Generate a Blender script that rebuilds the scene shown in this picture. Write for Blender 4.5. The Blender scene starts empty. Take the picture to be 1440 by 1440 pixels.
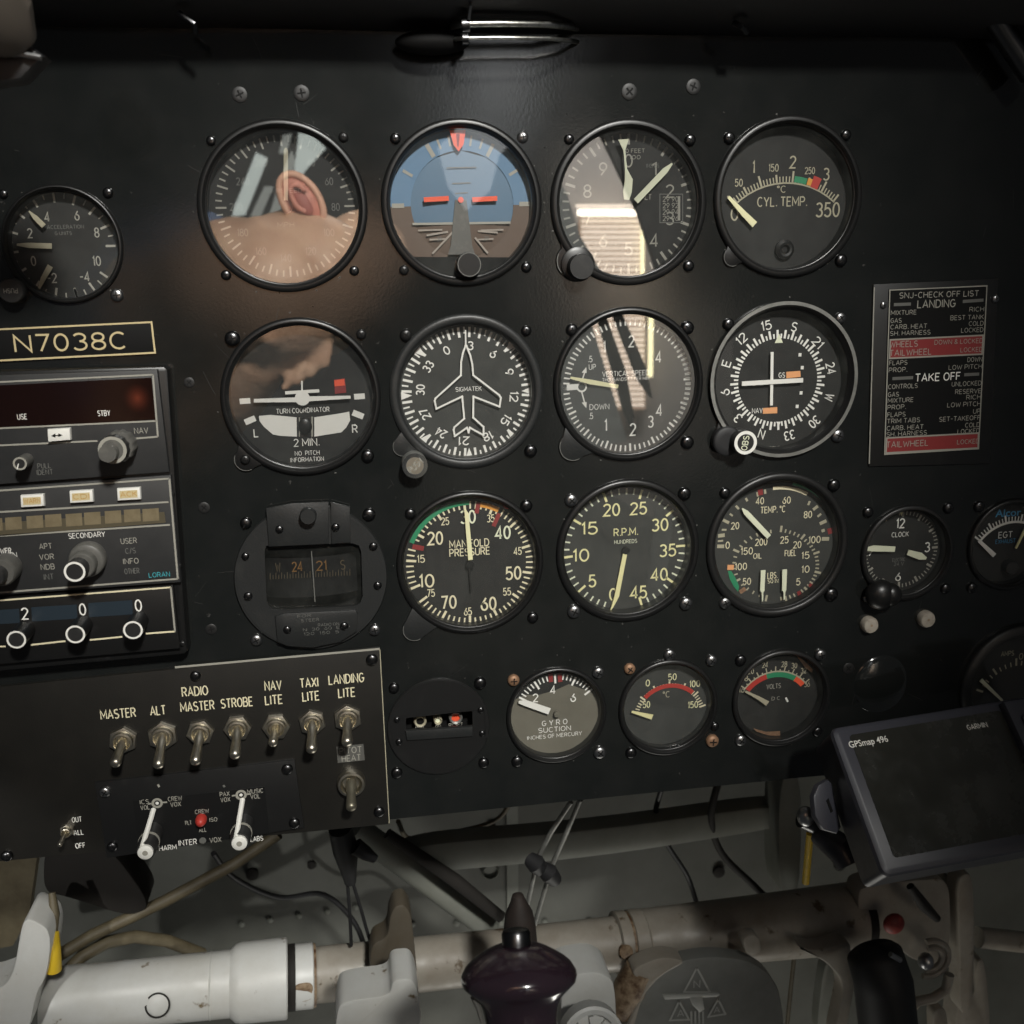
import bpy, bmesh, math, random
from mathutils import Vector, Matrix, Euler
R = math.radians
random.seed(7)
scene = bpy.context.scene
C = scene.collection

# ------------------------------------------------------------------ camera
CAM_LOC = Vector((-0.1042, -0.538, 0.0566))
CAM_ROT = Euler((math.pi / 2 - 0.222, 0.0249, -0.1579), 'XYZ')
cd = bpy.data.cameras.new('camera')
cam = bpy.data.objects.new('camera', cd)
C.objects.link(cam)
cam.location = CAM_LOC
cam.rotation_euler = CAM_ROT
cd.sensor_width = 36.0
cd.lens = 36.0 * 1.0006
cd.clip_start = 0.01
cd.clip_end = 60
scene.camera = cam
cd.dof.use_dof = True              # a phone lens focused on the dials: what the glass mirrors lies far behind them
cd.dof.focus_distance = 0.56
cd.dof.aperture_fstop = 15.0

# ------------------------------------------------------------------ world, lamps, exposure
w = bpy.data.worlds.new('World')
scene.world = w
w.use_nodes = True
bg = w.node_tree.nodes['Background']
bg.inputs[0].default_value = (0.9, 0.95, 1.0, 1)
bg.inputs[1].default_value = 0.035
scene.view_settings.view_transform = 'Standard'
scene.view_settings.look = 'None'
scene.view_settings.exposure = 0
scene.view_settings.gamma = 1
scene.cycles.use_denoising = True
scene.cycles.caustics_reflective = False
scene.cycles.caustics_refractive = False
scene.cycles.max_bounces = 8
scene.cycles.transparent_max_bounces = 12


_d = CAM_ROT.to_matrix() @ Vector(((860 - 720) / 1440.9, (720 - 300) / 1440.9, -1.0))
WALL_X = CAM_LOC.x + _d.x / _d.y * (4.2 - CAM_LOC.y)        # where the wall stands that the altimeter mirrors


def aim(o, target):
    o.rotation_euler = (Vector(target) - o.location).to_track_quat('-Z', 'Y').to_euler()


def area(name, loc, target, sx, sy, power, col):
    l = bpy.data.lights.new(name, 'AREA')
    l.shape = 'RECTANGLE'
    l.size, l.size_y = sx, sy
    l.energy = power
    l.color = col
    o = bpy.data.objects.new(name, l)
    C.objects.link(o)
    o.location = loc
    aim(o, target)
    return o


def spot(name, loc, target, power, col, ang, blend=0.3, rad=0.03):
    l = bpy.data.lights.new(name, 'SPOT')
    l.energy = power
    l.color = col
    l.spot_size = R(ang)
    l.spot_blend = blend
    l.shadow_soft_size = rad
    o = bpy.data.objects.new(name, l)
    C.objects.link(o)
    o.location = loc
    aim(o, target)
    return o


spot('hangar_lamp', (0.25, -1.75, 1.22), (-0.065, 0, -0.015), 235, (1.0, 0.985, 0.93), 17.4, 0.65, 0.10)
spot('tube_spot_fill', (-0.62, -0.90, 0.12), (-0.36, 0.11, -0.42), 19, (1.0, 0.985, 0.95), 21, 0.2, 0.012)  # added spot for the left tube; its cone edge imitates a cast shadow
area('underpanel_fill', (0.12, 0.03, -0.95), (0.12, 0.17, -0.42), 0.4, 0.08, 0.9, (1.0, 0.97, 0.88))  # added fill to lift the dark bulkhead and tube underside
spot('person_fill', (-0.03, -0.10, 0.40), (-0.17, -0.60, 0.05), 48, (1.0, 0.91, 0.82), 50, 0.5, 0.05)  # added spot, only to brighten the mirrored person
spot('rear_fill', (0.12, -0.22, 0.60), (0.14, -1.0, -0.02), 34, (1.0, 0.98, 0.92), 62, 0.5, 0.05)  # added spot, only to brighten the mirrored canopy bars and seat
area('wall_fill', (WALL_X, -3.0, 1.3), (WALL_X, -4.2, 0.2), 0.9, 0.3, 60, (1.0, 0.95, 0.9))  # added light, only to brighten the mirrored wall

# ------------------------------------------------------------------ materials


def mat(name, col, rough=0.5, metal=0.0, spec=0.5, emit=None, es=0.0, noise=None, bump=None, coat=0.0, smudge=None, specks=None):
    m = bpy.data.materials.new(name)
    m.use_nodes = True
    nt = m.node_tree
    b = nt.nodes['Principled BSDF']
    b.inputs['Base Color'].default_value = (*col, 1)
    b.inputs['Roughness'].default_value = rough
    b.inputs['Metallic'].default_value = metal
    b.inputs['Specular IOR Level'].default_value = spec
    if coat:
        b.inputs['Coat Weight'].default_value = coat
    if emit:
        b.inputs['Emission Color'].default_value = (*emit, 1)
        b.inputs['Emission Strength'].default_value = es
    tc = None
    if noise or bump or smudge or specks:
        tc = nt.nodes.new('ShaderNodeTexCoord')
    if noise:                      # (scale, second colour, low, high): patches of wear
        sc, c2, lo, hi = noise
        n = nt.nodes.new('ShaderNodeTexNoise')
        n.inputs['Scale'].default_value = sc
        n.inputs['Detail'].default_value = 6
        n.inputs['Roughness'].default_value = 0.65
        nt.links.new(tc.outputs['Object'], n.inputs['Vector'])
        r = nt.nodes.new('ShaderNodeValToRGB')
        r.color_ramp.elements[0].position = lo
        r.color_ramp.elements[1].position = hi
        r.color_ramp.elements[0].color = (*col, 1)
        r.color_ramp.elements[1].color = (*c2, 1)
        nt.links.new(n.outputs['Fac'], r.inputs['Fac'])
        nt.links.new(r.outputs['Color'], b.inputs['Base Color'])
    if bump:
        sc, st = bump
        n = nt.nodes.new('ShaderNodeTexNoise')
        n.inputs['Scale'].default_value = sc
        n.inputs['Detail'].default_value = 4
        nt.links.new(tc.outputs['Object'], n.inputs['Vector'])
        bp = nt.nodes.new('ShaderNodeBump')
        bp.inputs['Strength'].default_value = st
        bp.inputs['Distance'].default_value = 0.0006
        nt.links.new(n.outputs['Fac'], bp.inputs['Height'])
        nt.links.new(bp.outputs['Normal'], b.inputs['Normal'])
    if smudge:                     # uneven gloss from handling
        sc, lo, hi = smudge
        n = nt.nodes.new('ShaderNodeTexNoise')
        n.inputs['Scale'].default_value = sc
        n.inputs['Detail'].default_value = 8
        n.inputs['Roughness'].default_value = 0.7
        nt.links.new(tc.outputs['Object'], n.inputs['Vector'])
        mr = nt.nodes.new('ShaderNodeMapRange')
        mr.inputs['From Min'].default_value = 0.35
        mr.inputs['From Max'].default_value = 0.65
        mr.inputs['To Min'].default_value = lo
        mr.inputs['To Max'].default_value = hi
        nt.links.new(n.outputs['Fac'], mr.inputs['Value'])
        nt.links.new(mr.outputs['Result'], b.inputs['Roughness'])
    if specks:                     # dust, chips and stains
        scl = 260 if len(specks) == 3 else specks[3]
        thr = 0.70 if len(specks) == 3 else specks[4]
        n = nt.nodes.new('ShaderNodeTexNoise')
        n.inputs['Scale'].default_value = scl
        n.inputs['Detail'].default_value = 5
        n.inputs['Roughness'].default_value = 0.6
        nt.links.new(tc.outputs['Object'], n.inputs['Vector'])
        r = nt.nodes.new('ShaderNodeValToRGB')
        r.color_ramp.elements[0].position = thr
        r.color_ramp.elements[1].position = thr + 0.06
        r.color_ramp.elements[0].color = (0, 0, 0, 1)
        r.color_ramp.elements[1].color = (1, 1, 1, 1)
        nt.links.new(n.outputs['Fac'], r.inputs['Fac'])
        mx = nt.nodes.new('ShaderNodeMix')
        mx.data_type = 'RGBA'
        src = b.inputs['Base Color'].links[0].from_socket if b.inputs['Base Color'].links else None
        if src:
            nt.links.new(src, mx.inputs[6])
        else:
            mx.inputs[6].default_value = (*col, 1)
        mx.inputs[7].default_value = (*specks[:3], 1)
        nt.links.new(r.outputs['Color'], mx.inputs[0])
        nt.links.new(mx.outputs[2], b.inputs['Base Color'])
    return m


def glass(name, ior=2.0, rough=0.006, dust=0.014):
    m = bpy.data.materials.new(name)
    m.use_nodes = True
    nt = m.node_tree
    nt.nodes.remove(nt.nodes['Principled BSDF'])
    out = nt.nodes['Material Output']
    t = nt.nodes.new('ShaderNodeBsdfTransparent')
    g = nt.nodes.new('ShaderNodeBsdfGlossy')
    g.inputs['Roughness'].default_value = rough
    f = nt.nodes.new('ShaderNodeFresnel')
    ge = nt.nodes.new('ShaderNodeNewGeometry')       # same reflectance from inside and outside: it is a thin pane
    mp = nt.nodes.new('ShaderNodeMapRange')
    mp.inputs['To Min'].default_value = ior
    mp.inputs['To Max'].default_value = 1 / ior
    nt.links.new(ge.outputs['Backfacing'], mp.inputs['Value'])
    nt.links.new(mp.outputs['Result'], f.inputs['IOR'])
    mx = nt.nodes.new('ShaderNodeMixShader')
    nt.links.new(f.outputs[0], mx.inputs[0])
    nt.links.new(t.outputs[0], mx.inputs[1])
    nt.links.new(g.outputs[0], mx.inputs[2])
    df = nt.nodes.new('ShaderNodeBsdfDiffuse')       # a film of dust on the pane
    df.inputs['Color'].default_value = (0.62, 0.64, 0.58, 1)
    tc = nt.nodes.new('ShaderNodeTexCoord')
    n = nt.nodes.new('ShaderNodeTexNoise')
    n.inputs['Scale'].default_value = 45
    n.inputs['Detail'].default_value = 7
    n.inputs['Roughness'].default_value = 0.7
    nt.links.new(tc.outputs['Object'], n.inputs['Vector'])
    mr = nt.nodes.new('ShaderNodeMapRange')
    mr.inputs['From Min'].default_value = 0.35
    mr.inputs['From Max'].default_value = 0.7
    mr.inputs['To Min'].default_value = dust * 0.4
    mr.inputs['To Max'].default_value = dust * 2.2
    nt.links.new(n.outputs['Fac'], mr.inputs['Value'])
    m2 = nt.nodes.new('ShaderNodeMixShader')
    nt.links.new(mr.outputs['Result'], m2.inputs[0])
    nt.links.new(mx.outputs[0], m2.inputs[1])
    nt.links.new(df.outputs[0], m2.inputs[2])
    nt.links.new(m2.outputs[0], out.inputs['Surface'])
    return m


M = dict(
    panel=mat('panel_paint', (0.0088, 0.0100, 0.0096), 0.13, 0, 0.6, noise=(38, (0.0140, 0.0146, 0.0140), 0.35, 0.75), bump=(700, 0.03), smudge=(9, 0.11, 0.165), specks=(0.055, 0.053, 0.05)),
    plate=mat('plate_paint', (0.0098, 0.0092, 0.0078), 0.4, 0, 0.45, noise=(50, (0.0145, 0.0132, 0.011), 0.35, 0.8), bump=(1500, 0.1)),
    bezel=mat('bezel_black', (0.008, 0.008, 0.008), 0.36, 0, 0.5, noise=(120, (0.02, 0.02, 0.02), 0.6, 0.8)),
    satin=mat('satin_black', (0.009, 0.009, 0.009), 0.4, noise=(90, (0.016, 0.016, 0.015), 0.55, 0.8)),
    grey=mat('worn_grey', (0.016, 0.017, 0.017), 0.42, noise=(70, (0.03, 0.03, 0.028), 0.55, 0.85), bump=(900, 0.15)),
    dial=mat('dial_black', (0.017, 0.017, 0.016), 0.65, spec=0.3),
    dialg=mat('dial_hazed_charcoal', (0.036, 0.037, 0.034), 0.65, spec=0.3),  # charcoal lightened to carry the haze seen over the dials
    dialt=mat('dial_tan_reflection', (0.12, 0.112, 0.088), 0.6, spec=0.3, noise=(40, (0.15, 0.14, 0.11), 0.35, 0.75)),  # reflection in the suction glass, put into the dial colour
    void=mat('black_recess', (0.004, 0.004, 0.004), 0.7, spec=0.2),
    white=mat('white_marking', (0.76, 0.75, 0.70), 0.6),
    dull=mat('dull_marking', (0.3, 0.29, 0.25), 0.6),
    faint=mat('faint_marking', (0.12, 0.12, 0.11), 0.6),
    cream=mat('cream_marking', (0.70, 0.64, 0.44), 0.6),
    creamd=mat('aged_cream_marking', (0.38, 0.35, 0.25), 0.6),
    lume=mat('luminous_paint', (0.76, 0.73, 0.44), 0.6),
    lumey=mat('yellow_luminous_paint', (0.78, 0.73, 0.38), 0.6),
    lumeg=mat('pale_luminous_paint', (0.70, 0.72, 0.54), 0.6),
    gold=mat('engraved_gold', (0.55, 0.45, 0.25), 0.55),
    red=mat('red_paint', (0.42, 0.035, 0.025), 0.5),
    redd=mat('dark_red_paint', (0.22, 0.02, 0.02), 0.6),
    green=mat('green_paint', (0.02, 0.22, 0.10), 0.5),
    orange=mat('orange_paint', (0.65, 0.28, 0.04), 0.5),
    orangef=mat('flag_orange', (0.75, 0.35, 0.15), 0.5),
    redor=mat('orange_red_paint', (0.75, 0.09, 0.035), 0.5),
    cyan=mat('cyan_print', (0.05, 0.35, 0.4), 0.5),
    blue=mat('sky_blue_dial', (0.10, 0.19, 0.30), 0.6),
    blueg=mat('pale_blue_dial', (0.09, 0.16, 0.24), 0.6),
    brown=mat('ground_brown_dial', (0.10, 0.065, 0.045), 0.6),
    brownl=mat('ground_line', (0.3, 0.26, 0.22), 0.6),
    bluep=mat('blue_print', (0.05, 0.25, 0.45), 0.5),
    bluew=mat('slate_window', (0.022, 0.032, 0.042), 0.25),
    steel=mat('steel', (0.36, 0.36, 0.36), 0.33, 1.0),
    steeld=mat('dark_steel', (0.09, 0.09, 0.092), 0.3, 1.0),
    nickel=mat('nickel', (0.60, 0.56, 0.47), 0.34, 1.0, noise=(260, (0.36, 0.31, 0.22), 0.5, 0.75)),
    chrome=mat('chrome', (0.75, 0.75, 0.73), 0.12, 1.0),
    silverring=mat('silver_ring', (0.30, 0.30, 0.28), 0.45, 0.6, noise=(150, (0.2, 0.2, 0.185), 0.4, 0.7)),
    knob=mat('knob_black', (0.02, 0.02, 0.02), 0.4, noise=(200, (0.04, 0.04, 0.038), 0.5, 0.8)),
    knobg=mat('knob_grey', (0.09, 0.088, 0.08), 0.45, noise=(200, (0.14, 0.135, 0.12), 0.5, 0.8)),
    button=mat('button_white', (0.76, 0.75, 0.70), 0.4),
    amberl=mat('amber_legend', (0.45, 0.24, 0.05), 0.5),
    lcd=mat('display_amber_segments', (0.19, 0.155, 0.095), 0.35, noise=(200, (0.14, 0.112, 0.066), 0.4, 0.7)),
    lcdb=mat('display_amber_ground', (0.085, 0.072, 0.046), 0.35),
    lens=mat('red_display_lens', (0.009, 0.0035, 0.003), 0.12, spec=0.5),
    glow=mat('display_glow', (0.009, 0.0035, 0.003), 0.12, emit=(1.0, 0.2, 0.09), es=0.1),
    radio=mat('radio_face', (0.020, 0.0205, 0.021), 0.5, noise=(60, (0.028, 0.028, 0.028), 0.4, 0.7)),
    brass=mat('corroded_brass', (0.32, 0.19, 0.11), 0.55, 0.4, noise=(500, (0.2, 0.1, 0.06), 0.4, 0.7)),
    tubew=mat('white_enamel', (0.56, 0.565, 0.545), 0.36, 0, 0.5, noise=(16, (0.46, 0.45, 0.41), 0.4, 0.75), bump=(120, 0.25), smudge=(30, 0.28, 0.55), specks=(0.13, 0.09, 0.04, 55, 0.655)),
    tubeg=mat('shaded_grimy_enamel', (0.34, 0.315, 0.27), 0.5, 0, 0.5, noise=(22, (0.23, 0.20, 0.16), 0.35, 0.7), bump=(120, 0.3), smudge=(30, 0.3, 0.6), specks=(0.10, 0.07, 0.04, 60, 0.62)),  # dirty enamel, browned further to carry the shade on the tube
    rust=mat('rusty_band', (0.30, 0.22, 0.14), 0.6, noise=(120, (0.09, 0.045, 0.02), 0.42, 0.62)),
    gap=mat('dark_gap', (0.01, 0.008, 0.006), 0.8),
    bulk=mat('bulkhead_green', (0.125, 0.128, 0.114), 0.6, noise=(9, (0.075, 0.077, 0.064), 0.35, 0.7)),
    bulkb=mat('bulkhead_beam', (0.20, 0.208, 0.185), 0.55, noise=(14, (0.14, 0.145, 0.12), 0.35, 0.7)),
    hose=mat('tan_hose', (0.12, 0.10, 0.06), 0.6, noise=(60, (0.07, 0.055, 0.03), 0.35, 0.7)),
    yellow=mat('yellow_paint', (0.62, 0.42, 0.02), 0.45, noise=(60, (0.25, 0.17, 0.02), 0.6, 0.75)),
    grip=mat('grip_plastic', (0.026, 0.015, 0.022), 0.15, 0, 1.0, noise=(40, (0.036, 0.022, 0.031), 0.4, 0.7)),
    rubber=mat('rubber_black', (0.012, 0.012, 0.013), 0.55),
    pedal=mat('pedal_grey', (0.22, 0.225, 0.21), 0.5, noise=(30, (0.165, 0.168, 0.152), 0.35, 0.7)),
    gps=mat('gps_case', (0.020, 0.020, 0.025), 0.35, noise=(80, (0.045, 0.045, 0.052), 0.4, 0.7)),
    gpsr=mat('gps_rim', (0.042, 0.043, 0.054), 0.42),
    gpss=mat('gps_screen', (0.022, 0.022, 0.018), 0.15, spec=0.6, noise=(10, (0.034, 0.034, 0.027), 0.45, 0.75), smudge=(25, 0.1, 0.4)),
    skin=mat('skin', (0.56, 0.39, 0.27), 0.55, noise=(38, (0.36, 0.20, 0.125), 0.32, 0.78), bump=(180, 1.0), specks=(0.22, 0.11, 0.07, 320, 0.62)),
    earm=mat('ear_skin', (0.52, 0.21, 0.15), 0.5, noise=(120, (0.42, 0.14, 0.10), 0.4, 0.7)),
    shirt=mat('blue_cloth', (0.07, 0.12, 0.24), 0.8),
    wallm=mat('wall_paint', (0.55, 0.52, 0.48), 0.8, noise=(3, (0.45, 0.43, 0.41), 0.35, 0.7)),
    frame=mat('dark_frame', (0.02, 0.02, 0.022), 0.5),
    framel=mat('grey_frame', (0.50, 0.52, 0.51), 0.6, noise=(30, (0.38, 0.39, 0.38), 0.4, 0.7)),
    slat=mat('blind_slat', (0.7, 0.65, 0.58), 0.6, emit=(1.0, 0.82, 0.66), es=3.0),
    slatgap=mat('blind_gap', (0.3, 0.27, 0.22), 0.7, emit=(1.0, 0.66, 0.46), es=0.9),
    tubelight=mat('tube_light', (0.9, 0.9, 0.85), 0.5, emit=(1.0, 0.9, 0.75), es=9),
    edgelight=mat('window_edge_light', (0.9, 0.9, 0.7), 0.5, emit=(1.0, 0.90, 0.50), es=6),
    drumo=mat('drum_orange', (0.13, 0.062, 0.012), 0.6),
    drumg=mat('drum_dull', (0.05, 0.036, 0.016), 0.6),
    dullbrass=mat('dull_brass', (0.20, 0.185, 0.14), 0.42, 0.8),
    rodm=mat('worn_polished_rod', (0.55, 0.55, 0.52), 0.33, 1.0, noise=(300, (0.25, 0.24, 0.21), 0.45, 0.7)),
    strap_shade=mat('shadowed_strap_metal', (0.08, 0.068, 0.05), 0.55, noise=(60, (0.07, 0.055, 0.035), 0.4, 0.7)),  # strap colour darkened for the shadow it hangs in
    beige=mat('beige_cover', (0.06, 0.05, 0.04), 0.7),
)
G_STD = glass('gauge_glass', 2.8)
G_LOW = glass('clean_gauge_glass', 1.5)
G_MID = glass('thin_gauge_glass', 1.85, dust=0.02)


# ------------------------------------------------------------------ frames: pixel of the 1440 photo <-> plane
ROT = CAM_ROT.to_matrix()
F_PX = 1440 * 1.0006


def ray(px, py):
    return ROT @ Vector(((px - 720) / F_PX, -(py - 720) / F_PX, -1.0))


def at(px, py, y):
    """point in the world where the pixel's ray meets the plane at depth y"""
    d = ray(px, py)
    return CAM_LOC + d * ((y - CAM_LOC.y) / d.y)


def behind(px, py, d):
    """point a distance d in front of the panel whose mirror image in the gauge glass falls on that pixel"""
    p = at(px, py, d)
    return Vector((p.x, -d, p.z))


class Frame:
    def __init__(s, o, ex, ey):
        s.o = Vector(o)
        s.ex = Vector(ex).normalized()
        s.ey = Vector(ey).normalized()
        s.n = s.ex.cross(s.ey).normalized()

    def p(s, u, v, h=0.0):
        return s.o + s.ex * u + s.ey * v + s.n * h

    def px(s, x, y, h=0.0):
        d = ray(x, y)
        o = s.o + s.n * h
        t = (o - CAM_LOC).dot(s.n) / d.dot(s.n)
        q = CAM_LOC + d * t - s.o
        return (q.dot(s.ex), q.dot(s.ey))

    def sx(s, x, y, h=0.0):
        a, b = s.px(x - 4, y, h), s.px(x + 4, y, h)
        return math.hypot(a[0] - b[0], a[1] - b[1]) / 8

    def sy(s, x, y, h=0.0):
        a, b = s.px(x, y - 4, h), s.px(x, y + 4, h)
        return math.hypot(a[0] - b[0], a[1] - b[1]) / 8


PANEL = Frame((0, 0, 0), (1, 0, 0), (0, 0, 1))      # normal points at the viewer (-y)
_glyphs = {}
CAP = None


def glyphs(s, bold):
    global CAP
    k = (s, bold)
    if k not in _glyphs:
        cu = bpy.data.curves.new('lettering', 'FONT')
        cu.body = s
        cu.size = 1.0
        cu.resolution_u = 3
        cu.offset = bold
        cu.fill_mode = 'FRONT'
        ob = bpy.data.objects.new('lettering', cu)
        me = ob.to_mesh()
        vs = [(v.co.x, v.co.y) for v in me.vertices]
        fs = [tuple(p.vertices) for p in me.polygons]
        ob.to_mesh_clear()
        bpy.data.objects.remove(ob)
        bpy.data.curves.remove(cu)
        _glyphs[k] = (vs, fs)
    return _glyphs[k]


def _arc(cx, cy, rx, ry, a0, a1, n=9):
    return [(cx + rx * math.cos(R(a0 + (a1 - a0) * i / n)), cy + ry * math.sin(R(a0 + (a1 - a0) * i / n))) for i in range(n + 1)]


# engraver's single stroke letters: width and centre lines, capitals one unit high
_a = _arc
STROKES = {
    'A': (.64, [[(0, 0), (.32, 1), (.64, 0)], [(.11, .32), (.53, .32)]]),
    'B': (.56, [[(.3, .52), (0, .52), (0, 1), (.3, 1)] + _a(.3, .76, .22, .24, 90, -90), [(0, .53), (0, 0), (.3, 0)] + _a(.3, .26, .26, .26, -90, 90)]),
    'C': (.58, [_a(.32, .5, .32, .5, 48, 312, 18)]),
    'D': (.60, [[(.24, 1), (0, 1), (0, 0), (.24, 0)] + _a(.24, .5, .36, .5, -90, 90, 14)]),
    'E': (.48, [[(.48, 1), (0, 1), (0, 0), (.48, 0)], [(0, .52), (.42, .52)]]),
    'F': (.46, [[(.46, 1), (0, 1), (0, 0)], [(0, .52), (.40, .52)]]),
    'G': (.62, [_a(.32, .5, .32, .5, 48, 330, 18) + [(.62, .46), (.36, .46)]]),
    'H': (.58, [[(0, 0), (0, 1)], [(.58, 0), (.58, 1)], [(0, .52), (.58, .52)]]),
    'I': (.02, [[(.01, 0), (.01, 1)]]),
    'J': (.42, [[(.42, 1), (.42, .25)] + _a(.21, .23, .21, .23, 0, -170, 8)]),
    'K': (.58, [[(0, 0), (0, 1)], [(.56, 1), (0, .42)], [(.18, .60), (.58, 0)]]),
    'L': (.46, [[(0, 1), (0, 0), (.46, 0)]]),
    'M': (.74, [[(0, 0), (0, 1), (.37, .28), (.74, 1), (.74, 0)]]),
    'N': (.60, [[(0, 0), (0, 1), (.6, 0), (.6, 1)]]),
    'O': (.64, [_a(.32, .5, .32, .5, 90, 450, 24)]),
    'P': (.54, [[(0, 0), (0, 1), (.28, 1)] + _a(.28, .73, .26, .27, 90, -90) + [(0, .46)]]),
    'Q': (.64, [_a(.32, .5, .32, .5, 90, 450, 24), [(.38, .28), (.64, -.04)]]),
    'R': (.56, [[(0, 0), (0, 1), (.28, 1)] + _a(.28, .74, .26, .26, 90, -90) + [(0, .48)], [(.28, .48), (.56, 0)]]),
    'S': (.54, [_a(.27, .75, .25, .25, 35, 270, 12) + _a(.27, .25, .27, .25, 90, -145, 12)]),
    'T': (.56, [[(0, 1), (.56, 1)], [(.28, 1), (.28, 0)]]),
    'U': (.58, [[(0, 1), (0, .29)] + _a(.29, .29, .29, .29, 180, 360, 12) + [(.58, 1)]]),
    'V': (.62, [[(0, 1), (.31, 0), (.62, 1)]]),
    'W': (.86, [[(0, 1), (.2, 0), (.43, .78), (.66, 0), (.86, 1)]]),
    'X': (.60, [[(0, 0), (.6, 1)], [(0, 1), (.6, 0)]]),
    'Y': (.60, [[(0, 1), (.3, .46), (.6, 1)], [(.3, .46), (.3, 0)]]),
    'Z': (.54, [[(0, 1), (.54, 1), (0, 0), (.54, 0)]]),
    '0': (.50, [_a(.25, .5, .25, .5, 90, 450, 24)]),
    '1': (.16, [[(0, .8), (.14, 1), (.14, 0)]]),
    '2': (.50, [_a(.25, .74, .25, .26, 165, -38, 12) + [(0, 0), (.52, 0)]]),
    '3': (.50, [_a(.24, .76, .23, .24, 150, -90, 12), _a(.24, .27, .26, .27, 88, -150, 12)]),
    '4': (.54, [[(.40, 0), (.40, 1), (0, .26), (.54, .26)]]),
    '5': (.50, [[(.46, 1), (.08, 1), (.04, .56)] + _a(.23, .32, .27, .32, 118, -150, 14)]),
    '6': (.50, [[(.40, 1)] + _a(.25, .30, .25, .30, 155, 515, 20)]),
    '7': (.48, [[(0, 1), (.48, 1), (.16, 0)]]),
    '8': (.50, [_a(.25, .76, .22, .24, -90, 270, 18), _a(.25, .26, .25, .26, 90, 450, 18)]),
    '9': (.50, [[(.10, 0)] + _a(.25, .70, .25, .30, -25, 335, 20)]),
    '.': (.04, [[(0, .05), (.12, .05)]]),
    '-': (.34, [[(0, .48), (.34, .48)]]),
    '/': (.36, [[(0, -.05), (.36, 1.05)]]),
    '&': (.60, [[(.6, 0), (.14, .66)] + _a(.28, .80, .17, .20, 210, -20, 10) + [(.10, .40)] + _a(.24, .23, .22, .23, 140, 340, 10) + [(.56, .42)]]),
    '\u00b0': (.24, [_a(.12, .86, .12, .13, 90, 450, 12)]),
}


def ribbon(pts, t):
    """flat strip of width t along a centre line, mitred: vertices and quads"""
    n = len(pts)
    closed = n > 3 and math.hypot(pts[0][0] - pts[-1][0], pts[0][1] - pts[-1][1]) < 1e-7
    vs = []
    for i in range(n):
        a = pts[i - 1] if i > 0 else (pts[n - 2] if closed else None)
        c = pts[i + 1] if i < n - 1 else (pts[1] if closed else None)
        d = []
        for p, q in ((a, pts[i]), (pts[i], c)):
            if p is not None and q is not None:
                l = math.hypot(q[0] - p[0], q[1] - p[1]) or 1e-9
                d.append(((q[0] - p[0]) / l, (q[1] - p[1]) / l))
        if len(d) == 1:
            nx, ny, m = -d[0][1], d[0][0], 1.0
        else:
            nx, ny = -(d[0][1] + d[1][1]), d[0][0] + d[1][0]
            l = math.hypot(nx, ny)
            if l < 0.2:
                nx, ny, m = -d[0][1], d[0][0], 1.0
            else:
                nx, ny = nx / l, ny / l
                m = min(2.2, 1 / max(0.3, nx * -d[0][1] + ny * d[0][0]))
        vs.append((pts[i][0] + nx * t / 2 * m, pts[i][1] + ny * t / 2 * m))
        vs.append((pts[i][0] - nx * t / 2 * m, pts[i][1] - ny * t / 2 * m))
    return vs, [(2 * i + 1, 2 * i + 3, 2 * i + 2, 2 * i) for i in range(n - 1)]


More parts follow.
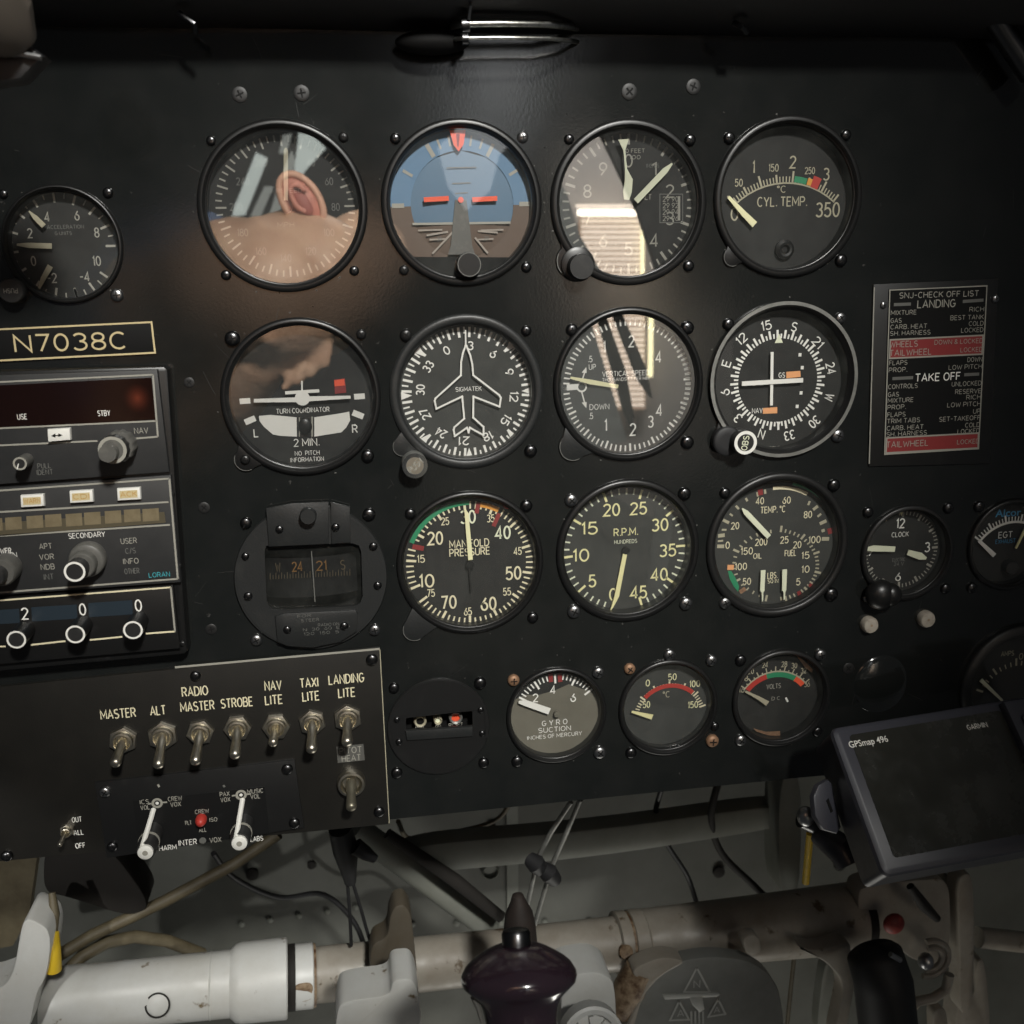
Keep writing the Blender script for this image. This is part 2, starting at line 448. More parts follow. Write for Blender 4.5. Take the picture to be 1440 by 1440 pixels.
class MB:
    """collects faces with materials; build() links them as one mesh object"""

    def __init__(s, f=PANEL):
        s.f = f
        s.v = []
        s.fc = []
        s.mats = []

    def mi(s, m):
        if m not in s.mats:
            s.mats.append(m)
        return s.mats.index(m)

    def add(s, pts, faces, m, smooth=False):
        b = len(s.v)
        s.v += [Vector(p) for p in pts]
        k = s.mi(m)
        for f in faces:
            s.fc.append((tuple(i + b for i in f), k, smooth))

    # ---- flat things in the frame (u, v in metres)
    def poly(s, uv, h, m):
        s.add([s.f.p(u, v, h) for u, v in uv], [tuple(range(len(uv)))], m)

    def prism(s, uv, h0, h1, m, bev=0.0, smooth=False):
        n = len(uv)
        a = sum(uv[i][0] * uv[(i + 1) % n][1] - uv[(i + 1) % n][0] * uv[i][1] for i in range(n))
        if a < 0:
            uv = uv[::-1]
        if bev > 0:
            def inset(dd):
                out = []
                for i in range(n):
                    p, q, r_ = uv[i - 1], uv[i], uv[(i + 1) % n]
                    l1, l2 = math.hypot(q[0] - p[0], q[1] - p[1]) or 1e-9, math.hypot(r_[0] - q[0], r_[1] - q[1]) or 1e-9
                    n1 = (-(q[1] - p[1]) / l1, (q[0] - p[0]) / l1)
                    n2 = (-(r_[1] - q[1]) / l2, (r_[0] - q[0]) / l2)
                    mx, my = n1[0] + n2[0], n1[1] + n2[1]
                    l = math.hypot(mx, my) or 1e-9
                    mx, my = mx / l, my / l
                    f = min(1.6, 1 / max(0.4, mx * n1[0] + my * n1[1]))
                    out.append((q[0] + mx * dd * f, q[1] + my * dd * f))
                return out
            rings = [(uv, h0), (uv, h1 - bev), (inset(bev * 0.29), h1 - bev * 0.29), (inset(bev), h1)]
            smooth = True
        else:
            rings = [(uv, h0), (uv, h1)]
        pts = []
        for q, h in rings:
            pts += [s.f.p(u, v, h) for u, v in q]
        fs = []
        for k in range(len(rings) - 1):
            for i in range(n):
                j = (i + 1) % n
                fs.append((k * n + i, k * n + j, (k + 1) * n + j, (k + 1) * n + i))
        fs.append(tuple((len(rings) - 1) * n + i for i in range(n)))
        fs.append(tuple(range(n))[::-1])
        s.add(pts, fs, m, smooth)

    def line(s, a, b, w0, h, m, w1=None, th=0.0):
        w1 = w0 if w1 is None else w1
        dx, dy = b[0] - a[0], b[1] - a[1]
        l = math.hypot(dx, dy) or 1e-9
        nx, ny = -dy / l / 2, dx / l / 2
        q = [(a[0] - nx * w0, a[1] - ny * w0), (b[0] - nx * w1, b[1] - ny * w1), (b[0] + nx * w1, b[1] + ny * w1), (a[0] + nx * w0, a[1] + ny * w0)]
        if th:
            s.prism(q, h, h + th, m)
        else:
            s.poly(q, h, m)

    def disc(s, c, r, h, m, n=40):
        s.poly([(c[0] + r * math.cos(2 * math.pi * i / n), c[1] + r * math.sin(2 * math.pi * i / n)) for i in range(n)], h, m)

    def ring(s, c, r0, r1, h, m, a0=0, a1=360, n=48):
        """flat ring; angles clockwise from up, degrees"""
        n = max(2, int(n * abs(a1 - a0) / 360) + 1)
        pts, fs = [], []
        for i in range(n + 1):
            a = R(a0 + (a1 - a0) * i / n)
            for r in (r0, r1):
                pts.append(s.f.p(c[0] + r * math.sin(a), c[1] + r * math.cos(a), h))
        for i in range(n):
            fs.append((2 * i, 2 * i + 2, 2 * i + 3, 2 * i + 1))
        s.add(pts, fs, m)

    def lathe(s, c, prof, m, n=56, cap=False, knurl=0.0, teeth=24):
        """profile of (radius, height) turned about the frame's normal through c"""
        pts, fs = [], []
        k = len(prof)
        for i in range(n):
            a = 2 * math.pi * i / n
            g = 1 + (knurl if (i * teeth // n) % 2 else 0)
            for r, h in prof:
                pts.append(s.f.p(c[0] + r * g * math.cos(a), c[1] + r * g * math.sin(a), h))
        for i in range(n):
            j = (i + 1) % n
            for q in range(k - 1):
                fs.append((i * k + q, j * k + q, j * k + q + 1, i * k + q + 1))
        if cap:
            fs.append(tuple(i * k + k - 1 for i in range(n)))
        s.add(pts, fs, m, True)

    # ---- the same in photo pixels
    def u(s, x, y, h):
        return s.f.px(x, y, h)

    def ppoly(s, pts, h, m):
        s.poly([s.u(x, y, h) for x, y in pts], h, m)

    def pprism(s, pts, h0, h1, m, bev=0.0):
        s.prism([s.u(x, y, h1) for x, y in pts], h0, h1, m, bev)

    def pline(s, a, b, w, h, m, w1=None, th=0.0):
        k = s.f.sx(a[0], a[1], h)
        s.line(s.u(*a, h), s.u(*b, h), w * k, h, m, None if w1 is None else w1 * k, th)

    def pdisc(s, c, r, h, m, n=32):
        s.disc(s.u(*c, h), r * s.f.sx(*c, h), h, m, n)

    def outline(s, pts, wpx, h, m, close=True):
        n = len(pts)
        for i in range(n if close else n - 1):
            a, b = pts[i], pts[(i + 1) % n]
            l = math.hypot(b[0] - a[0], b[1] - a[1]) or 1
            e = wpx / 2 / l
            a2 = (a[0] - (b[0] - a[0]) * e, a[1] - (b[1] - a[1]) * e)
            b2 = (b[0] + (b[0] - a[0]) * e, b[1] + (b[1] - a[1]) * e)
            s.pline(a2, b2, wpx, h + 0.00002 * (i % 2), m)

    def text(s, t, x, y, hpx, h, m, wpx=None, rot=0.0, bold=0.012, align='c'):
        """lettering centred on pixel (x, y), capitals hpx high; rot is clockwise in degrees"""
        global CAP
        if all(ch in STROKES or ch == ' ' for ch in t):
            pen, runs = 0.0, []
            for ch in t:
                if ch == ' ':
                    pen += 0.34
                    continue
                wd, sts = STROKES[ch]
                runs += [([(px_ + pen, py_) for px_, py_ in st], i) for i, st in enumerate(sts)]
                pen += wd + 0.22
            pen -= 0.22
            th = 0.125 + max(0, bold - 0.012) * 2.2
            k = hpx * s.f.sy(x, y, h) / (1 + th * 0.9)
            kx = (wpx * s.f.sx(x, y, h) / (pen + th * 0.9)) if wpx else k * 0.9
            tw = th * min(k, kx * 1.35)
            cx = {'c': pen / 2, 'l': 0, 'r': pen}[align]
            c = s.u(x, y, h)
            ca, sa = math.cos(R(-rot)), math.sin(R(-rot))
            for st, i in runs:
                q = [((px_ - cx) * kx, (py_ - 0.5) * k) for px_, py_ in st]
                vs, fs = ribbon(q, tw)
                s.add([s.f.p(c[0] + a * ca - b_ * sa, c[1] + a * sa + b_ * ca, h + 0.000012 * i) for a, b_ in vs], fs, m)
            return
        if CAP is None:
            vs, _ = glyphs('H', 0.0)
            CAP = max(v[1] for v in vs) - min(v[1] for v in vs)
        vs, fs = glyphs(t, bold)
        if not vs:
            return
        x0, x1 = min(v[0] for v in vs), max(v[0] for v in vs)
        k = hpx * s.f.sy(x, y, h) / CAP
        kx = k * 0.92
        if wpx:
            kx = wpx * s.f.sx(x, y, h) / (x1 - x0)
        cx = {'c': (x0 + x1) / 2, 'l': x0, 'r': x1}[align]
        cy = CAP / 2
        c = s.u(x, y, h)
        a = R(-rot)
        ca, sa = math.cos(a), math.sin(a)
        pts = []
        for vx, vy in vs:
            qx, qy = (vx - cx) * kx, (vy - cy) * k
            pts.append(s.f.p(c[0] + qx * ca - qy * sa, c[1] + qx * sa + qy * ca, h))
        s.add(pts, fs, m)

    # ---- round things in the world
    def tube(s, pts, r, m, n=16, caps=True):
        pts = [Vector(p) for p in pts]
        rs = r if isinstance(r, (list, tuple)) else [r] * len(pts)
        vs, fs = [], []
        up = None
        for i, p in enumerate(pts):
            t = (pts[min(i + 1, len(pts) - 1)] - pts[max(i - 1, 0)]).normalized()
            if up is None:
                up = t.orthogonal().normalized()
            up = (up - t * up.dot(t)).normalized()
            sd = t.cross(up)
            for k in range(n):
                a = 2 * math.pi * k / n
                vs.append(p + (up * math.cos(a) + sd * math.sin(a)) * rs[i])
        for i in range(len(pts) - 1):
            for k in range(n):
                j = (k + 1) % n
                fs.append((i * n + k, i * n + j, (i + 1) * n + j, (i + 1) * n + k))
        if caps:
            fs.append(tuple(range(n))[::-1])
            fs.append(tuple((len(pts) - 1) * n + k for k in range(n)))
        s.add(vs, fs, m, True)

    def box(s, lo, hi, m):
        x0, y0, z0 = lo
        x1, y1, z1 = hi
        s.add([(x0, y0, z0), (x1, y0, z0), (x1, y1, z0), (x0, y1, z0), (x0, y0, z1), (x1, y0, z1), (x1, y1, z1), (x0, y1, z1)],
              [(0, 3, 2, 1), (4, 5, 6, 7), (0, 1, 5, 4), (1, 2, 6, 5), (2, 3, 7, 6), (3, 0, 4, 7)], m)

    def ball(s, c, rx, ry, rz, m, nu=20, nv=12, rot=None):
        vs, fs = [], []
        for i in range(nv + 1):
            t = math.pi * i / nv
            for k in range(nu):
                a = 2 * math.pi * k / nu
                q = Vector((rx * math.sin(t) * math.cos(a), ry * math.sin(t) * math.sin(a), rz * math.cos(t)))
                vs.append(Vector(c) + (rot @ q if rot else q))
        for i in range(nv):
            for k in range(nu):
                j = (k + 1) % nu
                fs.append((i * nu + k, (i + 1) * nu + k, (i + 1) * nu + j, i * nu + j))
        s.add(vs, fs, m, True)

    def build(s, name, parent=None, sharp=38):
        o0 = Vector(parent['_o']) if parent else Vector((0, 0, 0))
        me = bpy.data.meshes.new(name)
        me.from_pydata([tuple(v - o0) for v in s.v], [], [f[0] for f in s.fc])
        for m in s.mats:
            me.materials.append(m)
        for p, f in zip(me.polygons, s.fc):
            p.material_index = f[1]
            p.use_smooth = f[2]
        me.update()
        me.set_sharp_from_angle(angle=R(sharp))
        ob = bpy.data.objects.new(name, me)
        C.objects.link(ob)
        if parent:
            ob.parent = parent
            ob['_o'] = tuple(o0)
        else:
            c = sum(s.v, Vector()) / max(1, len(s.v))
            for v in me.vertices:
                v.co -= c
            ob.location = c
            ob['_o'] = tuple(c)
        return ob


def tag(o, label, cat, group=None, kind=None):
    if label:
        o['label'] = label
    if cat:
        o['category'] = cat
    if group:
        o['group'] = group
    if kind:
        o['kind'] = kind
    return o


def thing(name, loc, label, cat, group=None):
    o = bpy.data.objects.new(name, None)
    o.empty_display_size = 0.02
    C.objects.link(o)
    o.location = loc
    o['_o'] = tuple(loc)
    return tag(o, label, cat, group)


# ------------------------------------------------------------------ screws (one mesh of each kind, shared)


def screw_mesh(name, m, slot, flat=False):
    b = MB(Frame((0, 0, 0), (1, 0, 0), (0, 0, 1)))
    if flat:
        b.lathe((0, 0), [(1.0, -0.1), (1.0, 0.08), (0.93, 0.12), (0.5, 0.12), (0.001, 0.12)], m, 20)
        t = 0.13
    else:
        b.lathe((0, 0), [(1.0, -0.1), (1.0, 0.30), (0.92, 0.50), (0.72, 0.66), (0.4, 0.75), (0.001, 0.78)], m, 20)
        t = 0.80
    if slot == 'x':
        b.line((-0.55, 0), (0.55, 0), 0.2, t, M['void'])
        b.line((0, -0.55), (0, 0.55), 0.2, t + 0.004, M['void'])
    else:
        b.line((-0.9, 0), (0.9, 0), 0.2, t - (0 if flat else 0.14), M['void'], th=0.1 if not flat else 0)
    ob = b.build(name)
    me = ob.data
    me.transform(Matrix.Translation(ob.location))
    bpy.data.objects.remove(ob)
    return me


SCR = {'s': screw_mesh('steel_screw', M['steel'], 'x'), 'd': screw_mesh('dark_screw', M['steeld'], 'x'),
       'b': screw_mesh('brass_screw', M['brass'], 'x'), 'f': screw_mesh('flush_screw', mat('flush_screw_paint', (0.008, 0.008, 0.008), 0.5), 'x', True),
       'k': screw_mesh('black_screw', M['bezel'], 'x'), 't': screw_mesh('slotted_screw', M['steeld'], '-')}


def screw(parent, x, y, kind='d', r=7.5, h=0.0, f=PANEL, name='mounting_screw', label=None):
    uv = f.px(x, y, h)
    if kind == 's' and random.random() < 0.35:
        kind = 'd'
    r *= random.uniform(0.92, 1.06)
    ob = bpy.data.objects.new(name, SCR[kind])
    C.objects.link(ob)
    ob.parent = parent
    ob.location = f.p(uv[0], uv[1], h) - Vector(parent['_o'])
    k = r * f.sx(x, y, h)
    ob.scale = (k, k, k)
    q = Matrix((f.ex, -f.n, f.ey)).transposed()
    ob.rotation_euler = (q @ Matrix.Rotation(random.uniform(0, 3), 3, 'Y')).to_euler()
    if label:
        ob['label'] = label
    return ob

# ------------------------------------------------------------------ the instrument panel
HOLES = []          # (u, v, radius) cut through the sheet


def sheet(outline, holes, h0, h1):
    """outline with round holes, from height h0 to h1, as vertex and face lists in (u, v, h)"""
    cu = bpy.data.curves.new('sheet', 'CURVE')
    cu.dimensions = '2D'
    cu.fill_mode = 'BOTH'
    cu.extrude = (h1 - h0) / 2

    def sp(pts):
        s = cu.splines.new('POLY')
        s.points.add(len(pts) - 1)
        for p, q in zip(s.points, pts):
            p.co = (q[0], q[1], 0, 1)
        s.use_cyclic_u = True
    sp(outline)
    for u, v, r in holes:
        sp([(u + r * math.cos(2 * math.pi * i / 64), v + r * math.sin(2 * math.pi * i / 64)) for i in range(64)])
    ob = bpy.data.objects.new('sheet', cu)
    me = ob.to_mesh()
    vs = [(v.co.x, v.co.y, v.co.z + (h0 + h1) / 2) for v in me.vertices]
    fs = [tuple(p.vertices) for p in me.polygons]
    ob.to_mesh_clear()
    bpy.data.objects.remove(ob)
    bpy.data.curves.remove(cu)
    return vs, fs


class Gauge:
    def __init__(s, name, label, c, r, cat='gauge', group='round instruments in the panel', frac=0.87, depth=0.006,
                 ring='bezel', dial='dial', top=0.0026, screws=(), kind='d', tabs=(), gl='std', prof=None, tabmat=None, off=(0, 0)):
        s.c, s.r, s.depth, s.frac = c, r, depth, frac
        s.uv = PANEL.px(*c, 0.001)
        s.R = r * PANEL.sx(*c, 0.001)
        s.root = thing(name, PANEL.p(*s.uv, 0), label, cat, group)
        HOLES.append((s.uv[0], s.uv[1], s.R * (frac + 0.035)))
        b = MB()
        g = frac
        if prof is None:
            prof = [(1.0, -0.0005), (1.0, top * 0.5), (0.985, top * 0.85), (0.96, top), (g + 0.05, top), (g + 0.03, top * 0.75), (g + 0.018, top * 0.25),
                    (g + 0.010, top * 0.2), (g + 0.002, -0.0002), (g, -0.0012), (g - 0.004, -depth - 0.0004)]
        b.lathe(s.uv, [(q * s.R, h) for q, h in prof], M[ring], 80)
        for tx, ty, tr in tabs:
            t = PANEL.px(tx, ty, 0.001)
            k = tr * PANEL.sx(tx, ty, 0.001)
            dx, dy = s.uv[0] - t[0], s.uv[1] - t[1]
            l = math.hypot(dx, dy)
            dx, dy = dx / l, dy / l
            e = l - s.R * (frac + 0.06)
            a0 = math.atan2(-dy, -dx)
            pts = [(t[0] + k * math.cos(a0 + R(q)), t[1] + k * math.sin(a0 + R(q))) for q in range(-90, 91, 10)]
            w0 = k * 1.35
            pts += [(t[0] + dx * e - dy * -w0, t[1] + dy * e + dx * -w0), (t[0] + dx * e + dy * -w0, t[1] + dy * e - dx * -w0)]
            b.prism(pts, 0, top * 0.62, M[tabmat or ring], 0.0005)
            q = [(t[0] + k * 0.95 * math.cos(a0 + R(z_)), t[1] + k * 0.95 * math.sin(a0 + R(z_))) for z_ in range(-70, 75, 10)]
            vs_, fs_ = ribbon(q, k * 0.05)
            b.add([PANEL.p(x_, y_, top * 0.62 + 0.0001) for x_, y_ in vs_], fs_, M['faint'])
        s.bez = b.build('bezel', s.root)
        s.d = MB()
        s.h = -depth + 0.00016
        s.dialmat = dial
        du = (s.uv[0], s.uv[1])
        s.d.disc(du, s.R * (g + 0.02), -depth, M[dial], 64)
        s.gl = gl
        for x, y, *k in screws:
            screw(s.root, x, y, k[0] if k else kind, k[1] if len(k) > 1 else 7.5)

    def ang(s, c, p, h=None):
        h = s.h if h is None else h
        a, b = PANEL.px(*c, h), PANEL.px(*p, h)
        return math.degrees(math.atan2(b[0] - a[0], b[1] - a[1]))

    def ticks(s, c, rp, a0, a1, n, l0, m, w=1.6, major=None, l1=None, w1=None, m1=None, skip=(), inner=False, h=None):
        """n intervals from a0 to a1 clockwise; ticks run inward from the radius rp (pixels), or outward when inner"""
        h = s.h if h is None else h
        q = PANEL.px(*c, h)
        k = PANEL.sx(*c, h)
        for i in range(n + 1 if a0 != a1 else 1):
            if i in skip:
                continue
            a = R(a0 + (a1 - a0) * i / n)
            big = major and i % major == 0
            ln, ww, mm = (l1 or l0, w1 or w, m1 or m) if big else (l0, w, m)
            ra, rb = (rp - ln, rp) if not inner else (rp, rp + ln)
            s.d.line((q[0] + ra * k * math.sin(a), q[1] + ra * k * math.cos(a)), (q[0] + rb * k * math.sin(a), q[1] + rb * k * math.cos(a)),
                     ww * k, h, M[mm])

    def arc(s, c, r0, r1, a0, a1, m, dh=0.00012):
        k = PANEL.sx(*c, s.h)
        s.d.ring(PANEL.px(*c, s.h), r0 * k, r1 * k, s.h + dh, M[m], a0, a1, 120)

    def txt(s, t, x, y, hp, m, wp=None, rot=0, bold=0.014, dh=0.0):
        s.d.text(t, x, y, hp, s.h + dh, M[m], wp, rot, bold)

    def needle(s, pts, m, name='needle', dh=0.0022, th=0.0006, hub=None, label=None):
        """tapered blade through (x, y, width) stations"""
        b = MB()
        h = -s.depth + dh
        L, Rr = [], []
        for i, (x, y, wd) in enumerate(pts):
            p = PANEL.px(x, y, h)
            k = PANEL.sx(x, y, h)
            q0 = PANEL.px(*pts[max(0, i - 1)][:2], h)
            q1 = PANEL.px(*pts[min(len(pts) - 1, i + 1)][:2], h)
            dx, dy = q1[0] - q0[0], q1[1] - q0[1]
            l = math.hypot(dx, dy)
            nx, ny = -dy / l * wd * k / 2, dx / l * wd * k / 2
            L.append((p[0] + nx, p[1] + ny))
            Rr.append((p[0] - nx, p[1] - ny))
        b.prism(L + Rr[::-1], h, h + th, M[m])
        if hub:
            b.lathe(PANEL.px(hub[0], hub[1], h), [(hub[2] * PANEL.sx(*hub[:2], h), h - 0.001), (hub[2] * PANEL.sx(*hub[:2], h), h + 0.001), (0.00001, h + 0.0012)], M[hub[3]], 24)
        o = b.build(name, s.root)
        if label:
            o['label'] = label
        return o

    def done(s, glassy=True, tilt=None):
        s.d.build('dial_face', s.root)
        if glassy:
            b = MB()
            n = 72
            r = s.R * (s.frac + 0.008)
            tx, ty = tilt or (0, 0)
            pts = []
            for i in range(n):
                a = 2 * math.pi * i / n
                x, y = r * math.cos(a), r * math.sin(a)
                pts.append(PANEL.p(s.uv[0] + x, s.uv[1] + y, -0.0006 + x * tx + y * ty))
            b.add(pts, [tuple(range(n))], {'std': G_STD, 'mid': G_MID}.get(s.gl, G_LOW))
            b.build('glass', s.root)


def knob(root, c, r, h0, h1, m='knob', face=None, rim=None, knurl=0.0, name='knob', tip=None, n=48, ringw=0.12, f=PANEL):
    """round knob standing from h0 to h1; c is where its FACE centre shows"""
    b = MB(f)
    uv = f.px(*c, h1)
    k = r * f.sx(*c, h1)
    d = h1 - h0
    b.lathe(uv, [(k, h0), (k, h0 + d * 0.82), (k * 0.94, h1 - d * 0.06), (k * (1 - ringw), h1), (k * 0.5, h1), (0.00001, h1)], M[m], n, knurl=knurl)
    if rim:
        b.ring(uv, k * (1 - ringw) * 0.80, k * 0.99, h1 + 0.0001, M[rim])
    if face:
        b.disc(uv, k * (1 - ringw) * 0.78, h1 + 0.00015, M[face])
    return b.build(name, root), uv, k


# ---- accelerometer, far left
g = Gauge('accelerometer', 'small dim accelerometer with three stubby pointers above the engraved registration plate', (88, 344), 86, frac=0.90, depth=0.007, gl='low',
          screws=[(5, 273, 's', 7), (152, 271, 'd', 8), (165, 415, 's', 10)])
c = (87, 346)
g.ticks(c, 76, -190, 91, 24, 8, 'dull', 1.8, 2, 14, 3.2)
g.ticks(c, 76, 128, 170, 4, 8, 'dull', 1.8, 2, 13, 3.0)
for t, x, y in (('4', 66, 305), ('6', 108, 303), ('8', 136, 327), ('10', 136, 367), ('0', 47, 367), ('2', 42, 328), ('-2', 73, 391), ('-4', 119, 389)):
    g.txt(t, x, y, 14, 'dull')
g.txt('ACCELERATION', 92, 319, 5.5, 'faint', 52)
g.txt('G UNITS', 89, 328, 5, 'faint', 24)
g.needle([(73, 346, 8), (40, 345, 7.5), (24, 344, 3)], 'creamd')
g.needle([(62, 318, 7.5), (50, 306, 7), (41, 297, 1.5)], 'creamd', dh=0.003)
g.needle([(71, 374, 8), (61, 392, 7), (53, 411, 1.5)], 'creamd', dh=0.003)
k_, uv_, kk_ = knob(g.root, (15, 409), 19, 0.0, 0.008, 'knob')
b = MB()
b.text('PUSH', 15, 409, 7, 0.0083, M['dull'], 20, 180)
b.build('knob_legend', g.root)
g.done()

# ---- airspeed indicator (row one, first)
g = Gauge('airspeed_indicator', 'round airspeed gauge whose glass mirrors an ear and bare skin', (398.5, 291), 120, frac=0.89, depth=0.008,
          screws=[(297, 198), (483, 193, 'k'), (318, 387), (498, 381)])
c = (402, 291)
g.ticks(c, 98, 0, 354, 59, 9, 'dull', 2.2, 3, 15, 2.6)
for i, t in enumerate(('0', '40', '60', '80', '100', '120', '140', '160', '180', '200', '240', '280')):
    a = R(30 * i)
    g.txt(t, c[0] + 70 * math.sin(a), c[1] - 72 * math.cos(a), 11, 'faint')
g.txt('AIRSPEED', 402, 268, 6, 'faint', 46)
g.txt('MPH', 402, 316, 7, 'faint', 24)
g.needle([(402, 292, 5), (402, 262, 6), (402, 212, 6), (402, 208, 2)], 'creamd', hub=(402, 291, 9, 'bezel'))
g.done()

# ---- attitude indicator
g = Gauge('attitude_indicator', 'artificial horizon with blue sky half and orange miniature wings', (650, 286), 113, frac=0.885, depth=0.007, gl='mid',
          screws=[(556, 195), (735, 193, 's', 8), (568, 380, 'k'), (740, 376)])
c = (650, 288)
q = PANEL.px(*c, g.h)
k = PANEL.sx(*c, g.h)
g.d.ring(q, 72 * k, 100 * k, g.h + 0.001, M['blue'], -91, 91)
g.d.ring(q, 72 * k, 100 * k, g.h + 0.001, M['brown'], 91, 269)
g.ticks(c, 98, -90, -90, 1, 17, 'dull', 6, h=g.h + 0.0012)
g.ticks(c, 98, 90, 90, 1, 17, 'dull', 6, h=g.h + 0.0012)
for a, ln, ww in ((-60, 15, 4), (60, 15, 4), (-30, 19, 6), (30, 19, 5), (-20, 14, 3), (20, 14, 3), (-10, 14, 3), (10, 14, 3)):
    g.ticks(c, 93, a, a, 1, ln, 'dull', ww, h=g.h + 0.0012)
hb = MB()      # the moving horizon drum, slightly domed
hz = PANEL.px(650, 314, g.h)[1] - q[1]
rr = 72 * k


def dome(m, lo, hi, steps=10):
    pts, fs = [], []
    for i in range(steps + 1):
        v = lo + (hi - lo) * i / steps
        e = math.sqrt(max(0, rr * rr - v * v))
        for j in range(17):
            u_ = -e + 2 * e * j / 16
            pts.append(PANEL.p(q[0] + u_, q[1] + v, g.h + 0.0020 - 0.0015 * (u_ * u_ + v * v) / (rr * rr)))
    for i in range(steps):
        for j in range(16):
            fs.append((i * 17 + j, i * 17 + j + 1, (i + 1) * 17 + j + 1, (i + 1) * 17 + j))
    hb.add(pts, fs, M[m], True)


dome('blueg', hz, rr)
dome('brown', -rr, hz)
hh = g.h + 0.0022
hb.pline((580, 315), (718, 313), 3.2, hh, M['dull'])
for a_, b_ in (((608, 357), (637, 326)), ((686, 356), (668, 334)), ((600, 331), (630, 326)), ((672, 325), (700, 327))):
    hb.pline(a_, b_, 2.6, hh + 0.00004, M['brownl'])
for y_, x0_, x1_ in ((324, 588, 622), (324, 676, 708), (337, 604, 628), (337, 672, 694)):
    hb.pline((x0_, y_), (x1_, y_ - 1), 2.2, hh + 0.00008, M['brownl'])
for y_, x0_, x1_ in ((258, 636, 662), (236, 628, 670), (272, 640, 658)):
    hb.pline((x0_, y_), (x1_, y_ - 1), 1.6, hh, M['faint'])
hb.text('20', 618, 336, 6, hh + 0.0001, M['faint'])
hb.text('20', 684, 335, 6, hh + 0.0001, M['faint'])
hb.build('horizon_drum', g.root)
sb = MB()
hs = g.h + 0.0036
for x0_, x1_ in ((596, 631), (664, 699)):
    sb.pline((x0_, 281), (x1_, 279), 6.5, hs, M['redor'], th=0.0006)
sb.pdisc((648, 281), 4, hs, M['redor'])
sb.pprism([(640, 281), (656, 281), (664, 345), (668, 358), (630, 358), (634, 345)], hs - 0.0012, hs - 0.0008, M['knobg'])
sb.build('miniature_aircraft', g.root)
sb = MB()
sb.ppoly([(632, 183), (655, 183), (652, 203), (645, 213), (638, 204)], hs, M['redor'])
sb.ppoly([(641.5, 188), (646.5, 188), (645, 206), (643, 206)], hs + 0.0001, M['redd'])
sb.build('bank_pointer', g.root)
sb = MB()
q2 = PANEL.px(650, 288, -0.0012)
arcp = [(q2[0] + 104 * k * math.cos(R(a)), q2[1] + 104 * k * math.sin(R(a))) for a in range(-139, -40, 5)]
sb.prism(arcp, -0.005, -0.0016, M['void'])
sb.build('lower_cover', g.root)
kb, uv_, kk_ = knob(g.root, (660, 372), 17, -0.0015, 0.007, 'bezel', ringw=0.04)
b = MB()
b.ring(uv_, kk_ * 0.9, kk_ * 0.97, 0.0071, M['faint'])
b.build('knob_edge', g.root)
g.done()

# ---- altimeter
g = Gauge('altimeter', 'altimeter with long thin pointer and a window blind mirrored in its glass', (885, 286), 109.5, frac=0.88, depth=0.007,
          screws=[(800, 196), (970, 197), (968, 374)], tabs=[(806, 367, 24)])
c = (884, 288)
g.ticks(c, 92, 0, 352.8, 49, 9, 'dull', 2.4, 5, 14, 3.6)
for i in range(10):
    if i in (0, 5):
        continue
    a = R(36 * i)
    g.txt(str(i), c[0] + 61 * math.sin(a), c[1] - 62 * math.cos(a), 19, 'dull', 12)
g.txt('0', 884, 226, 19, 'dull', 12)
g.txt('5', 884, 350, 19, 'dull', 12)
g.txt('ALT', 909, 277, 8, 'dull', 14)
g.txt('10 FEET', 892, 212, 6, 'dull', 30)
g.txt('100', 893, 221, 6, 'dull', 16)
for j, t in enumerate(('29 90', '29 92', '29 94', '29 96')):
    g.txt(t, 943, 280 + 9 * j, 7.5, 'dull', 22)
g.d.pline((955, 276), (955, 310), 3, g.h, M['dull'])
g.d.outline([(928, 273), (960, 273), (960, 313), (928, 313)], 1.2, g.h + 0.0001, M['faint'])
g.txt('INCHES', 918, 233, 6, 'faint', 18)
g.needle([(894, 283, 8), (935, 240, 8), (945, 230, 2)], 'lumeg', dh=0.003)
g.needle([(881, 281, 7), (882, 270, 12), (884, 253, 11), (880, 238, 3), (878, 215, 2.4), (877.5, 211, 3), (876.5, 196, 15)], 'lumeg', name='long_pointer', dh=0.004)
knob(g.root, (818.5, 375), 17.5, 0.0016, 0.011, 'knob', face='knob', ringw=0.05)
b = MB()
b.lathe(PANEL.px(812, 372, 0.0016), [(24 * k, 0.0), (24 * k, 0.0034), (20 * k, 0.004), (1e-5, 0.004)], M['bezel'], 40)
b.build('knob_base', g.root)
g.done()

# ---- cylinder temperature
g = Gauge('cylinder_temperature_gauge', 'dark cylinder temperature gauge marked CYL. TEMP. with pointer resting at zero', (1109, 278), 104, frac=0.885, depth=0.007, gl='low',
          screws=[(1025, 194, 'd', 8), (1189, 190), (1182, 366, 's', 8)], tabs=[(1030, 361, 13)])
# the scale is an arc through three points of the photo
P3 = [PANEL.px(x, y, g.h) for x, y in ((1033, 288), (1108, 257), (1172, 283))]


def circ(a, b_, c_):
    d = 2 * (a[0] * (b_[1] - c_[1]) + b_[0] * (c_[1] - a[1]) + c_[0] * (a[1] - b_[1]))
    s1, s2, s3 = (p[0] ** 2 + p[1] ** 2 for p in (a, b_, c_))
    ux = (s1 * (b_[1] - c_[1]) + s2 * (c_[1] - a[1]) + s3 * (a[1] - b_[1])) / d
    uy = (s1 * (c_[0] - b_[0]) + s2 * (a[0] - c_[0]) + s3 * (b_[0] - a[0])) / d
    return (ux, uy), math.hypot(a[0] - ux, a[1] - uy)


